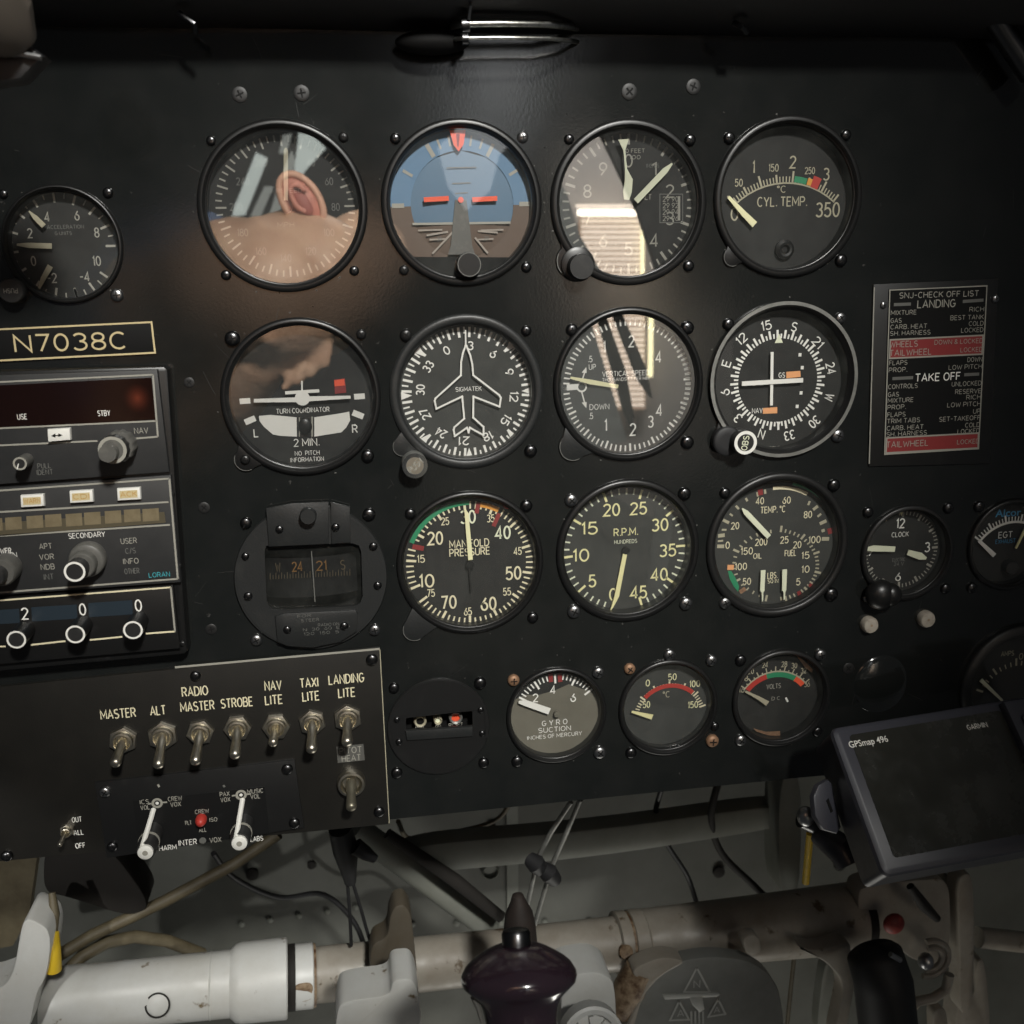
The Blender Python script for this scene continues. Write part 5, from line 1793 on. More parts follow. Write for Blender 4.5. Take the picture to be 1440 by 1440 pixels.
# its clamp, with the folding thumb disc seen beside the case
t = thing('mount_clamp', at(1150, 1150, -0.02), 'dark clamp bracket with round thumb disc beside the map unit', 'clamp')
b = MB(Frame(at(1160, 1145, -0.055), (0.9, 0.25, 0.1), (-0.1, 0.35, 0.9)))
b.pprism([(1142, 1120), (1148, 1105), (1162, 1099), (1168, 1104), (1186, 1165), (1180, 1173), (1160, 1166), (1146, 1146)], -0.004, 0.0, M['gpsr'], 0.001)
b.pprism([(1161, 1127), (1164, 1124), (1172, 1142), (1169, 1144)], 0, 0.0004, M['void'])
b.build('thumb_disc', t)
b = MB()
b.tube([at(1152, 1170, -0.03), at(1185, 1195, -0.045), at(1196, 1215, -0.05)], [0.007, 0.009, 0.008], M['gps'], 12)
b.tube([at(1128, 1150, -0.03), at(1150, 1160, -0.03)], [0.006, 0.006], M['steeld'], 12)
b.ball(at(1133, 1148, -0.035), 0.005, 0.005, 0.006, M['steel'])
b.build('arm', t)
t = tag(None or thing('yellow_rod', at(1135, 1205, 0.0), 'short worn yellow rod hanging under the map unit clamp', 'rod'), None, None)
b = MB()
b.tube([at(1139, 1172, 0.0), at(1133, 1241, 0.01)], [0.0022, 0.0024], M['yellow'], 10)
b.build('rod', t)

# ------------------------------------------------------------------ glareshield and things above the panel
zt = at(720, 47, 0).z
b = MB()
n = 14
prof = [(0.06, 0.10)] + [(-0.012 * math.sin(math.pi * i / n) - 0.000, 0.004 - 0.007 * math.cos(math.pi * i / n) + 0.0) for i in range(n + 1)] + [(0.0, 0.10)]
xs = [-0.75 + 1.6 * i / 50 for i in range(51)]
prof = [(0.004, 0.0), (-0.020, 0.003), (-0.040, 0.009), (-0.052, 0.016), (-0.056, 0.024), (-0.050, 0.032), (-0.03, 0.038), (0.0, 0.040), (0.03, 0.046), (0.10, 0.064), (0.25, 0.09)]
pts, fs = [], []
for i, x in enumerate(xs):
    for y, dz in prof:
        pts.append((x, y, zt + dz - 0.014 * max(-0.45, min(0.45, x)) * 0.2 + 0.0006 * math.sin(x * 40)))
k = len(prof)
for i in range(len(xs) - 1):
    for j in range(k - 1):
        fs.append((i * k + j, (i + 1) * k + j, (i + 1) * k + j + 1, i * k + j + 1))
b.add(pts, fs, M['rubber'], True)
o = b.build('glareshield')
tag(o, 'padded black glareshield lip running along the top of the panel', 'glareshield')
t = thing('trim_rod', at(700, 40, -0.024), 'pair of polished rods under the glareshield edge catching the light', 'trim rod')
for y, rr in ((33, 0.0017), (53, 0.0010)):
    b = MB()
    b.tube([at(636, y + 4, -0.004), at(641, y + 2, -0.018), at(650, y + 1, -0.024), at(700, y, -0.024), at(770, y + 1, -0.023), at(800, y + 4, -0.015), at(812, y + 6, -0.002)], rr, M['rodm'], 14)
    b.build('rod', t)
b = MB()
b.tube([at(649, 36, -0.024), at(659, 35, -0.024)], 0.0036, M['steeld'], 16)
b.tube([at(650, 55, -0.024), at(658, 55, -0.024)], 0.0028, M['steeld'], 16)
b.build('sleeve', t)
o = MB()
o.tube([at(659, -12, -0.03), at(662, 8, -0.032), at(659, 27, -0.028)], 0.0007, M['steel'], 8)
tag(o.build('thin_wire'), 'thin bare wire hanging from above to the polished rods', 'wire')
o = MB()
o.tube([at(252, 18, -0.024), at(262, 26, -0.026), at(273, 32, -0.026), at(275, 46, -0.023)], 0.0012, M['steeld'], 8)
tag(o.build('bent_clip'), 'small bent wire clip on the glareshield above the two flush screws', 'clip')
o = MB()
o.tube([at(1032, 32, -0.022), at(1044, 38, -0.026), at(1050, 46, -0.023)], 0.0014, M['steeld'], 8)
tag(o.build('hook'), 'tiny dark hook under the glareshield at upper right', 'hook')
b = MB()
b.ball(at(608, 60, -0.010), 0.018, 0.008, 0.0055, M['void'])
tag(b.build('rubber_bumper'), 'soft black rubber bumper under the glareshield beside the polished rods', 'bumper')
t = thing('instrument_lamp', at(10, 50, -0.12), 'out of focus beige lamp housing with a bright pin in the top left corner', 'lamp')
b = MB()
b.tube([at(-40, 5, -0.13), at(5, 35, -0.125), at(22, 60, -0.12)], [0.018, 0.014, 0.008], M['beige'], 20)
b.build('housing', t)
b = MB()
b.pprism([(-60, 70), (40, 62), (62, 78), (30, 112), (-60, 125)], 0.112, 0.122, M['rubber'], 0.003)
b.tube([at(4, 76, -0.124), at(30, 76, -0.124), at(58, 81, -0.124)], 0.0011, M['steel'], 8)
b.build('bracket', t)
b = MB()
b.tube([at(1384, 4, -0.016), at(1412, 48, -0.014), at(1450, 105, -0.014)], 0.006, M['steeld'], 14)
tag(b.build('canopy_strut'), 'dim grey strut slanting into the top right corner', 'strut')

# ------------------------------------------------------------------ below the panel
b = MB()
b.box((-1.3, 0.36, -1.0), (1.5, 0.38, 0.45), M['bulk'])
bulkhead = tag(b.build('bulkhead'), None, None, None, 'structure')


def slab(name, pts, y, th, m, label, cat, group=None, bev=0.0, parent=None):
    """plate with this outline at depth y, thickness th towards the viewer"""
    f = Frame((0, y, 0), (1, 0, 0), (0, 0, 1))
    q = MB(f)
    for _ in range(3 if bev else 0):          # round the outline's corners
        pts = [p for a_, b_ in zip(pts, pts[1:] + pts[:1]) for p in ((a_[0] * 0.8 + b_[0] * 0.2, a_[1] * 0.8 + b_[1] * 0.2), (a_[0] * 0.2 + b_[0] * 0.8, a_[1] * 0.2 + b_[1] * 0.8))]
    q.pprism(pts, -th, 0, M[m], min(bev, 0.0014))
    o_ = q.build(name, parent)
    if label and not parent:
        tag(o_, label, cat, group)
    return o_


slab('cross_beam', [(560, 1190), (838, 1168), (1120, 1128), (1140, 1158), (845, 1205), (560, 1232)], 0.20, 0.02, 'bulkb', 'pale green channel beam running behind the panel edge', 'beam', bev=0.004)
slab('vertical_rib', [(1096, 1090), (1128, 1088), (1126, 1262), (1094, 1262)], 0.18, 0.03, 'bulkb', 'upright green rib behind the yellow rod', 'rib', bev=0.004)
slab('sidewall_skin', [(1340, 1060), (1520, 1040), (1520, 1460), (1350, 1460)], 0.24, 0.01, 'bulk', 'dark flat side panel at the lower right edge', 'side panel')
b = MB()
b.tube([at(500, 1165, 0.20), at(600, 1238, 0.20), at(690, 1305, 0.20)], 0.0105, M['bulkb'], 18)
tag(b.build('diagonal_strut'), 'grey diagonal strut sloping down from under the switch plate', 'strut')
b = MB()
b.tube([at(545, 1172, 0.17), at(640, 1238, 0.17), at(705, 1290, 0.17)], [0.004, 0.0055, 0.0045], M['gap'], 14)  # shadow beside the strut, built as a black tube
tag(b.build('strut_shadow'), 'dark tube standing in for the shadow along the grey diagonal strut', 'shadow strip')
b = MB()
b.tube([at(392, 1172, 0.16), at(330, 1215, 0.16), at(230, 1268, 0.15), at(130, 1315, 0.14), at(80, 1345, 0.13)], 0.0044, M['hose'], 14)
tag(b.build('straight_hose'), 'long tan hose sloping from under the intercom to the white tube', 'hose', 'tan hoses')
b = MB()
b.tube([at(85, 1375, 0.13), at(115, 1345, 0.14), at(150, 1325, 0.15), at(190, 1317, 0.16), at(235, 1323, 0.17), at(285, 1342, 0.18)], 0.0046, M['hose'], 14)
tag(b.build('arched_hose'), 'tan hose arching just above the white tube', 'hose', 'tan hoses')
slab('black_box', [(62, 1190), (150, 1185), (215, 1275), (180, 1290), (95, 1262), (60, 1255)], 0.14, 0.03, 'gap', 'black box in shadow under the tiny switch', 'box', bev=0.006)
slab('sidewall_skin', [(-60, 1205), (52, 1205), (40, 1290), (18, 1330), (-60, 1345)], 0.18, 0.01, 'hose', 'olive skin panel behind the white fork at lower left', 'side panel')
t = thing('wire_bundle', at(490, 1190, 0.12), 'black wire bundle with two thin wires hanging under the switch plate', 'wires')
b = MB()
b.tube([at(478, 1165, 0.11), at(486, 1195, 0.115), at(490, 1222, 0.12), at(493, 1242, 0.12)], [0.008, 0.009, 0.006, 0.004], M['rubber'], 12)
b.tube([at(500, 1190, 0.11), at(515, 1200, 0.11), at(528, 1208, 0.11)], [0.006, 0.005, 0.003], M['rubber'], 10)
b.build('boot', t)
for p in ((488, 1235, 492, 1285, 494, 1330), (495, 1238, 508, 1280, 522, 1330)):
    b = MB()
    b.tube([at(p[0], p[1], 0.12), at(p[2], p[3], 0.12), at(p[4], p[5], 0.12)], 0.0012, M['rubber'], 8)
    b.build('wire', t)
t = thing('tube_pair', at(780, 1180, 0.08), 'two thin silver lines held by black clamps behind the stick', 'pipes')
for p in ((803, 1128, 775, 1170, 757, 1205, 738, 1290), (816, 1125, 797, 1170, 777, 1215, 752, 1300)):
    b = MB()
    b.tube([at(p[2 * i], p[2 * i + 1], 0.06 + 0.01 * i) for i in range(4)], 0.0017, M['silverring'], 10)
    b.build('pipe', t)
for x, y in ((754, 1215), (772, 1228)):
    b = MB()
    b.tube([at(x - 9, y - 7, 0.075), at(x, y, 0.07), at(x + 8, y + 9, 0.075)], [0.005, 0.0065, 0.005], M['rubber'], 12)
    b.build('clamp', t)
for x, y in ((438, 1215), (330, 1238), (690, 1218)):
    pass
b = MB()
f_ = Frame((0, 0.359, 0), (1, 0, 0), (0, 0, 1))
b.f = f_
for x, y, r in ((438, 1215, 6), (355, 1228, 9), (650, 1182, 6), (668, 1180, 6), (690, 1190, 7), (692, 1164, 6), (1010, 1225, 8), (1180, 1215, 8)):
    b = MB(f_)
    k = r * f_.sx(x, y, 0)
    b.lathe(f_.px(x, y, 0), [(k, 0), (k, 0.003), (k * 0.5, 0.004), (1e-5, 0.004)], M['gap'], 16)
    b.build('rivet', bulkhead)
t = thing('grommet', at(689, 1222, 0.355), 'round pale grommet ring on the green bulkhead', 'grommet')
b = MB(f_)
k = 13 * f_.sx(689, 1222, 0)
b.lathe(f_.px(689, 1222, 0), [(k, 0), (k, 0.004), (k * 0.8, 0.006), (k * 0.7, 0.003), (1e-5, 0.003)], M['bulkb'], 28)
b.build('ring', t)

for k_, (pts_, r_, m_, lab) in enumerate((
        ([(930, 1110, .2), (922, 1150, .22), (940, 1190, .24), (968, 1235, .26), (985, 1290, .25)], 0.0022, 'rubber', 'black wire looping down behind the right half of the panel'),
        ([(1010, 1100, .2), (1000, 1150, .2), (1015, 1200, .21), (1060, 1245, .22), (1105, 1290, .2)], 0.0030, 'gap', 'thick black wire between the cross beam and the upright rib'),
        ([(560, 1155, .22), (578, 1180, .24), (640, 1170, .26), (702, 1150, .26), (730, 1100, .24)], 0.0020, 'hose', 'thin tan wire sagging under the black lamp cover'),
        ([(300, 1200, .2), (330, 1235, .22), (392, 1262, .24), (455, 1258, .25), (500, 1300, .25), (520, 1360, .24)], 0.0022, 'rubber', 'black wire running along the bulkhead behind the hanging wires'))):
    b = MB()
    P_ = [at(*q_) for q_ in pts_]
    fine = []
    for i in range(len(P_) - 1):
        a_, b_, c_, d_ = P_[max(0, i - 1)], P_[i], P_[i + 1], P_[min(len(P_) - 1, i + 2)]
        for u_ in range(6):
            v_ = u_ / 6
            fine.append(0.5 * ((2 * b_) + (c_ - a_) * v_ + (2 * a_ - 5 * b_ + 4 * c_ - d_) * v_ * v_ + (3 * b_ - a_ - 3 * c_ + d_) * v_ ** 3))
    fine.append(P_[-1])
    b.tube(fine, r_, M[m_], 10)
    tag(b.build('loose_wire'), lab, 'wire', 'loose wires under the panel')
for row in ([(580 + 62 * i, 1300 - 1 * i) for i in range(9)], [(720, 1120 + 24 * i) for i in range(6)], [(340 + 40 * i, 1300 - 6 * i) for i in range(5)]):
    for x, y in row:
        b = MB(f_)
        k = 4.5 * f_.sx(x, y, 0)
        b.lathe(f_.px(x, y, 0), [(k, 0), (k * 0.9, 0.0012), (k * 0.5, 0.0018), (1e-5, 0.002)], M['bulkb'], 12)
        b.build('rivet', bulkhead)
b = MB(f_)
b.pprism([(712, 1060), (728, 1060), (730, 1460), (714, 1460)], 0, 0.003, M['bulkb'])
b.build('seam_strip', bulkhead)

# ---- the long white torque tube
CY = lambda x: 1405 - (x - 100) * 0.1045 + 2.2 * math.sin((x - 100) / 350)
DY = lambda x: 0.11 + 0.04 * x / 1250
TP = lambda x: at(x, CY(x), DY(x))
KP = lambda x: PANEL.sx(x, 1350, -DY(x))
t = thing('torque_tube', TP(600), 'long white enamel tube crossing the picture below the panel', 'tube')


def seg(name, stations, m, n=40):
    q = MB()
    q.tube([TP(x) for x, r in stations], [r * KP(x) for x, r in stations], M[m], n)
    return q.build(name, t)


seg('left_tube', [(62, 46), (70, 48), (120, 48), (122, 47), (325, 46)], 'tubew')
seg('sleeve', [(324, 46), (332, 53), (340, 55), (402, 55), (404, 53)], 'tubew')
seg('dark_joint', [(400, 45), (415, 45)], 'gap')
seg('band', [(411, 42), (412, 44), (439, 44), (441, 42)], 'rust' if False else 'tubew')
seg('rusty_seam', [(440.5, 43), (444, 42)], 'rust')
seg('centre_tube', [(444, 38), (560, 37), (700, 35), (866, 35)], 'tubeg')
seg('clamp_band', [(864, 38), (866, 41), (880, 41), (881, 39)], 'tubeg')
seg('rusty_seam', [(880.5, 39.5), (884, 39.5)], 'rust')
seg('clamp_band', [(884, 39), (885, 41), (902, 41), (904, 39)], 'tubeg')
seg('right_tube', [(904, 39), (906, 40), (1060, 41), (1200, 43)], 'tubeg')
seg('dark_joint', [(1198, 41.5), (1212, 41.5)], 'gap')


def stud(x, dy, r, m, name, hgt=0.004, ring=None):
    """round boss on the front of the tube"""
    c0 = TP(x)
    k = KP(x)
    fr = Frame(c0, (1, 0, 0.0), (0, 0.35, 0.94))
    q = MB(fr)
    rad = 44 * k
    uv = fr.px(x, CY(x) + dy, rad)
    q.lathe(uv, [(r * k, rad * 0.8), (r * k, rad + hgt * 0.5), (r * 0.85 * k, rad + hgt), (1e-5, rad + hgt)], M[m], 32)
    if ring:
        q.ring(uv, r * 1.0 * k, r * 1.18 * k, rad + hgt * 0.25 + 0.001, M[ring])
    return q.build(name, t)


slab('rust_patch', [(412, 1386), (440, 1383), (441, 1405), (430, 1410), (413, 1411)], DY(425) - 0.0215, 0.003, 'rust', None, None, None, 0.001, t)
for x_ in (150, 295):
    seg('weld_bead', [(x_, 46.2), (x_ + 1.5, 47), (x_ + 3, 46.2)], 'tubew')
stud(222, 20, 15, 'tubew', 'plug', 0.0015, 'gap')
stud(881, 14, 9, 'rust', 'clamp_bolt', -0.001)

slab('fork_bracket', [(30, 1300), (40, 1291), (66, 1304), (72, 1325), (66, 1372), (50, 1400), (40, 1460), (-60, 1460), (-60, 1398), (-20, 1396), (8, 1386), (20, 1362)], DY(40) - 0.035, 0.03, 'tubew',
     'white fork bracket at the left end of the tube', 'bracket', bev=0.004)
b = MB()
b.tube([at(73, 1255, 0.10), at(77, 1285, 0.095), at(75, 1312, 0.09)], [0.0022, 0.003, 0.0026], M['hose'], 12)
b.tube([at(75, 1310, 0.09), at(75, 1335, 0.085), at(75, 1364, 0.085)], [0.0034, 0.0046, 0.0052], M['yellow'], 16)
tag(b.build('yellow_cable_end'), 'bright yellow cable end standing on the white tube beside the fork', 'cable')

slab('front_lug', [(473, 1428), (478, 1412), (500, 1406), (548, 1400), (552, 1378), (586, 1376), (596, 1460), (470, 1460)], 0.01, 0.03, 'tubew', 'white lug in front of the tube left of the stick', 'lug', bev=0.004)
slab('tube_hanger', [(520, 1330), (545, 1318), (548, 1290), (555, 1275), (568, 1272), (578, 1285), (582, 1320), (588, 1385), (548, 1390), (520, 1392)], 0.088, 0.02, 'strap_shade', 'hanger strap coloured dark for its shadow, round the tube left of the stick', 'strap', bev=0.005)
slab('rear_lug', [(788, 1440), (790, 1382), (800, 1372), (840, 1366), (862, 1378), (866, 1402), (868, 1460), (788, 1460)], 0.02, 0.03, 'tubew', 'white lug right of the stick below the tube', 'lug', bev=0.005)
t2 = thing('chrome_cap', at(835, 1440, -0.02), 'white ringed cap cut by the bottom edge right of the stick', 'cap')
b = MB(Frame(at(835, 1442, -0.02), (1, 0, 0), (0, 0.3, 0.95)))
uv = b.f.px(835, 1463, 0)
k = b.f.sx(835, 1440, 0)
b.lathe(uv, [(44 * k, -0.012), (44 * k, -0.001), (40 * k, 0.0), (33 * k, -0.001), (32 * k, -0.004), (1e-5, -0.004)], M['tubew'], 44)
b.build('rim', t2)
b = MB(b.f)
for a in range(0, 360, 45):
    b.prism([(uv[0] + q_ * k * math.sin(R(a + d_)), uv[1] + q_ * k * math.cos(R(a + d_))) for q_, d_ in ((6, -20), (30, -6), (30, 6), (6, 20))], -0.004, -0.0015, M['tubew'])
b.build('spokes', t2)
b = MB()
b.tube([at(728, 1256, 0.02), at(728, 1259, 0.02), at(729, 1268, 0.02), at(730, 1284, 0.02), at(731, 1302, 0.02), at(732, 1325, 0.02)], [0.001, 0.0035, 0.005, 0.0085, 0.0100, 0.0105], M['rust2'] if 'rust2' in M else mat('brown_cap', (0.020, 0.013, 0.010), 0.7, noise=(90, (0.012, 0.008, 0.006), 0.4, 0.7)), 18)
tag(b.build('brown_cone'), 'brown tapered cap behind the stick top', 'cap')

# ---- control stick grip
t = thing('control_stick', at(735, 1440, -0.16), 'glossy dark purple control stick grip with grey top button', 'control stick')
d = ray(725, 1380).normalized()
p0 = at(725, 1380, -0.16)
perp = (Vector((-0.02, 0, 1)) - d * Vector((-0.02, 0, 1)).dot(d)).normalized()
ax = (perp * 0.97 - d * 0.22).normalized()
k = (p0 - CAM_LOC).length / F_PX / math.sqrt(1 + 0) * 0.93
fx = ax.cross(d).normalized()
SF = Frame(p0, fx, ax.cross(fx) * -1)
if SF.n.dot(ax) < 0:
    SF = Frame(p0, -fx, ax.cross(fx) * -1)
px_up = lambda y: (1380 - y) * k / 0.93
b = MB(SF)
P_ = [(48, 1500), (48, 1448), (49, 1425), (52, 1410), (59, 1398), (70, 1389), (78, 1382), (80, 1375), (79, 1369), (73, 1360), (64, 1353), (52, 1346), (40, 1340), (32, 1337), (26, 1336), (1, 1336)]
b.lathe((0.0015, 0), [(r * k, px_up(y)) for r, y in P_], M['grip'], 64)
b.build('grip', t)
b = MB(SF)
b.lathe((0.0012, 0), [(20 * k, px_up(1338)), (20 * k, px_up(1322)), (17.5 * k, px_up(1318)), (10 * k, px_up(1316)), (1e-5, px_up(1316))], M['steeld'], 36)
b.build('button', t)
b = MB(SF)
b.tube([SF.p(-0.018, -0.004, px_up(1392)), SF.p(-0.016, -0.007, px_up(1404)), SF.p(-0.0145, -0.008, px_up(1420))], [0.0015, 0.0012, 0.001], M['knobg'], 8)
b.build('mould_line', t)

# ---- rudder pedal with winged emblem
t = thing('rudder_pedal', at(975, 1400, 0.05), 'grey rudder pedal with raised winged triangle emblem lettered N A A', 'pedal')
slab('pedal_plate', [(886, 1460), (892, 1432), (905, 1398), (925, 1370), (955, 1352), (1000, 1345), (1050, 1350), (1080, 1368), (1096, 1392), (1102, 1430), (1104, 1460)], 0.095, 0.012, 'pedal', None, None, None, 0.004, t)
f_ = Frame((0, 0.095, 0), (1, 0, 0), (0, 0, 1))
b = MB(f_)
hq = 0.0006
M['emb'] = mat('emblem_grey', (0.38, 0.385, 0.36), 0.5)
for tri in ([(980, 1361), (962, 1395), (998, 1395)], [(955, 1408), (942, 1435), (969, 1434)], [(1010, 1405), (996, 1430), (1020, 1426)]):
    b.outline(tri, 2.6, hq, M['emb'])
b.pprism([(932, 1400), (1010, 1396), (1013, 1399), (1008, 1402), (935, 1406)], 0, 0.0014, M['emb'], 0.0004)
b.pprism([(970, 1404), (988, 1402), (991, 1420), (984, 1424), (974, 1414)], 0, 0.0016, M['emb'], 0.0004)
for i in range(4):
    b.pline((972 + 5.5 * i, 1422), (972.5 + 5.5 * i, 1450), 2.6, hq, M['emb'])
b.text('N', 980, 1384, 11, hq, M['emb'], 10, 0, 0.02)
b.text('A', 957, 1425, 10, hq, M['emb'], 10, 0, 0.02)
b.text('A', 1008, 1420, 9, hq, M['emb'], 9, 0, 0.02)
b.build('emblem', t)
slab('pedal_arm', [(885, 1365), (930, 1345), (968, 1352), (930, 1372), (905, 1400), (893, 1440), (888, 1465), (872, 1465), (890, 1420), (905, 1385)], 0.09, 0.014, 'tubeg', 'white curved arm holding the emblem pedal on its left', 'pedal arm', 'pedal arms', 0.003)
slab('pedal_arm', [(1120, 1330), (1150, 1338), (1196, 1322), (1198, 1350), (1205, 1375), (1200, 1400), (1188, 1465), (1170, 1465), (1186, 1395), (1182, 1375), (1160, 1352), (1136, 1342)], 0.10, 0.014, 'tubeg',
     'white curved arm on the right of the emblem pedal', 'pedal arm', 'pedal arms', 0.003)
slab('tube_tab', [(1044, 1322), (1054, 1315), (1068, 1318), (1072, 1338), (1062, 1344), (1050, 1342)], 0.092, 0.01, 'tubeg', 'small shade-darkened tab under the tube above the emblem pedal', 'tab', None, 0.003)
b = MB()
b.tube([at(900, 1362, 0.10), at(885, 1390, 0.10), at(872, 1425, 0.10)], [0.011, 0.012, 0.009], M['rust'], 16)
tag(b.build('brown_boot'), 'brown worn boot between the white lug and the pedal arm', 'boot')
b = MB()
b.tube([at(1118, 1335, 0.16), at(1112, 1390, 0.16), at(1105, 1460, 0.16)], 0.0018, M['hose'], 8)
tag(b.build('thin_cable'), 'thin tan cable hanging beside the emblem pedal', 'cable')
slab('grey_upright', [(1160, 1345), (1188, 1352), (1186, 1465), (1146, 1465)], 0.17, 0.012, 'bulkb', 'grey upright plate behind the right pedal arm', 'upright', None, 0.002)

# ---- right hand fittings
t = thing('tube_end_fitting', at(1260, 1295, 0.07), 'pale cast fitting with a red painted bolt at the right end of the tube', 'fitting')
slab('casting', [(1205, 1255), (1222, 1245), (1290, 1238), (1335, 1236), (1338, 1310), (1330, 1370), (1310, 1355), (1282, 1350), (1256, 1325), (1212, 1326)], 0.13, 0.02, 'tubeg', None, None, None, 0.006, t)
b = MB()
b.ball(at(1257, 1299, 0.107), 0.0085, 0.005, 0.0085, mat('red_bolt_paint', (0.16, 0.012, 0.01), 0.6, noise=(160, (0.26, 0.03, 0.02), 0.45, 0.6)))
b.build('red_bolt', t)
b = MB()
for i, r in enumerate((0.0155, 0.010)):
    pts = [at(1308, 1348, 0.105) + Vector((r * math.cos(R(a)), 0, r * math.sin(R(a)))) for a in range(-110, 111, 12)]
    b.tube(pts, 0.0024, M['tubeg'], 8)
b.ball(at(1302, 1352, 0.105), 0.006, 0.006, 0.007, M['steel'])
b.build('ring_clamp', t)
b = MB()
b.tube([at(1280, 1246, 0.102), at(1298, 1272, 0.102), at(1318, 1292, 0.105)], [0.003, 0.0045, 0.003], M['gap'], 10)
b.build('black_lever', t)
b = MB()
b.tube([at(1226, 1331, 0.072), at(1227, 1334, 0.071), at(1230, 1342, 0.07), at(1242, 1380, 0.065), at(1250, 1455, 0.06)], [0.010, 0.016, 0.020, 0.021, 0.021], M['rubber'], 26)
b.tube([at(1252, 1342, 0.05), at(1266, 1350, 0.05)], [0.002, 0.002], M['steel'], 8)
tag(b.build('black_boot'), 'thick black rubber cylinder under the red bolt', 'rubber boot')
t = thing('rail_post', at(1352, 1340, 0.1), 'pale double upright rail at the lower right', 'rail')
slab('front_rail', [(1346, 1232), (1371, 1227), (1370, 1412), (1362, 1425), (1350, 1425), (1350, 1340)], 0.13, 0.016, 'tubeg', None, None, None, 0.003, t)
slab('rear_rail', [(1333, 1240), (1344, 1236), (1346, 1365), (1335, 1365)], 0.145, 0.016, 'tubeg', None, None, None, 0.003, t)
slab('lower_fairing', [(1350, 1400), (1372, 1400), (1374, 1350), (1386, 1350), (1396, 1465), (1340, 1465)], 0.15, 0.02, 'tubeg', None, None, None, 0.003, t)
b = MB()
b.tube([at(1375, 1318, 0.16), at(1470, 1328, 0.16)], 0.0088, M['tubeg'], 16)
tag(b.build('side_tube'), 'dim pale tube running off the lower right edge', 'tube')
t = thing('linkage', at(1300, 1415, 0.05), 'tangle of pale linkage below the ring clamp', 'linkage')
b = MB()
b.tube([at(1275, 1425, 0.10), at(1290, 1408, 0.10), at(1312, 1404, 0.10), at(1330, 1392, 0.10), at(1335, 1370, 0.10)], 0.0038, M['tubeg'], 12)
b.build('arm', t)
slab('cheek', [(1312, 1420), (1332, 1418), (1335, 1465), (1314, 1465)], 0.10, 0.01, 'tubeg', None, None, None, 0.002, t)
b = MB()
b.tube([at(1270, 1438, 0.09), at(1285, 1445, 0.09), at(1300, 1460, 0.09)], 0.004, M['rust'], 10)
b.build('rod_end', t)

# ------------------------------------------------------------------ what the gauge glasses mirror: wall, blind, canopy frame, photographer


def board(name, pts, dist, th, m, label=None, cat=None, group=None, parent=None, kind=None):
    """upright board whose mirror image fills those pixels"""
    q = MB(Frame((0, -dist, 0), (-1, 0, 0), (0, 0, 1)))          # faces the panel
    uv = []
    for x, y in pts:
        p = behind(x, y, dist)
        uv.append((-p.x, p.z))
    q.prism(uv, -th, 0, M[m])
    o_ = q.build(name, parent)
    if not parent:
        tag(o_, label, cat, group, kind)
    return o_


board('hangar_wall', [(778, 188), (1030, 188), (1030, 680), (778, 680)], 4.2, 0.05, 'wallm', None, None, None, None, 'structure')
t = thing('window_blind', behind(860, 430, 4.1), 'bright slatted window blind seen mirrored in the altimeter glass', 'blind')
y = 301.0
i = 0
while y < 574:
    board('slat', [(818 + (y - 300) * 0.02, y), (906, y), (906, y + 4.6), (818 + (y - 300) * 0.02, y + 4.6)], 4.10, 0.01, 'slat', parent=t)
    y += 7.6
    i += 1
board('backing', [(814, 298), (908, 298), (908, 576), (818, 576)], 4.13, 0.01, 'slatgap', parent=t)
board('edge_strip', [(902, 300), (906, 300), (906, 398), (902, 398)], 4.07, 0.01, 'edgelight', parent=t)
board('edge_strip', [(913, 440), (919, 440), (918, 530), (912, 530)], 4.07, 0.01, 'edgelight', parent=t)
board('head_strip', [(810, 287), (903, 287), (903, 292), (810, 292)], 4.06, 0.01, 'slat', parent=t)
board('lit_tube', [(813, 294), (906, 294), (906, 303), (813, 303)], 4.05, 0.02, 'tubelight', parent=t)
t = thing('cockpit_canopy', behind(900, 430, 1.1), 'dark slanting canopy frame mirrored across the blind', 'canopy frame')
board('frame_bar', [(836, 165), (1040, 165), (1040, 425), (940, 425), (900, 300)], 1.10, 0.02, 'frame', parent=t)
board('frame_bar', [(783, 250), (797, 270), (815, 330), (862, 410), (838, 410), (790, 345)], 1.12, 0.02, 'framel', parent=t)
for p in ([(863, 440), (875, 440), (908, 515), (918, 560), (900, 535)], [(842, 440), (851, 440), (880, 520), (893, 590), (880, 570)], [(790, 430), (824, 430), (852, 520), (882, 620), (790, 640)], [(838, 430), (846, 430), (872, 520), (896, 615), (880, 580)]):
    board('frame_bar', p, 1.08, 0.02, 'framel' if p[0][0] == 790 else 'frame', parent=t)
t = thing('skylight_and_stripes', behind(400, 240, 4.0), 'glowing boards added as pale stripes above the ear, and a skylight pane over the panel top', 'skylight')  # small panes: glowing boards added for pale canopy stripes; the overhead pane is skylight
M['sky'] = mat('glowing_stripe', (0.5, 0.55, 0.52), 0.5, emit=(0.82, 0.92, 0.86), es=1.8)
M['stripe_glow_dim'] = mat('dim_glowing_stripe', (0.4, 0.43, 0.4), 0.5, emit=(0.8, 0.85, 0.78), es=0.75)
for p, m_ in (([(330, 290), (346, 250), (360, 214), (376, 222), (362, 258), (344, 302), (326, 304)], 'sky'), ([(352, 304), (372, 262), (384, 262), (366, 304)], 'stripe_glow_dim'), ([(378, 304), (398, 240), (410, 210), (416, 228), (400, 270), (392, 304)], 'stripe_glow_dim'),
              ([(414, 240), (420, 186), (440, 190), (458, 208), (430, 238), (412, 262)], 'sky'), ([(392, 215), (398, 190), (410, 188), (402, 215)], 'stripe_glow_dim')):
    board('pane', p, 4.0, 0.02, m_, parent=t)

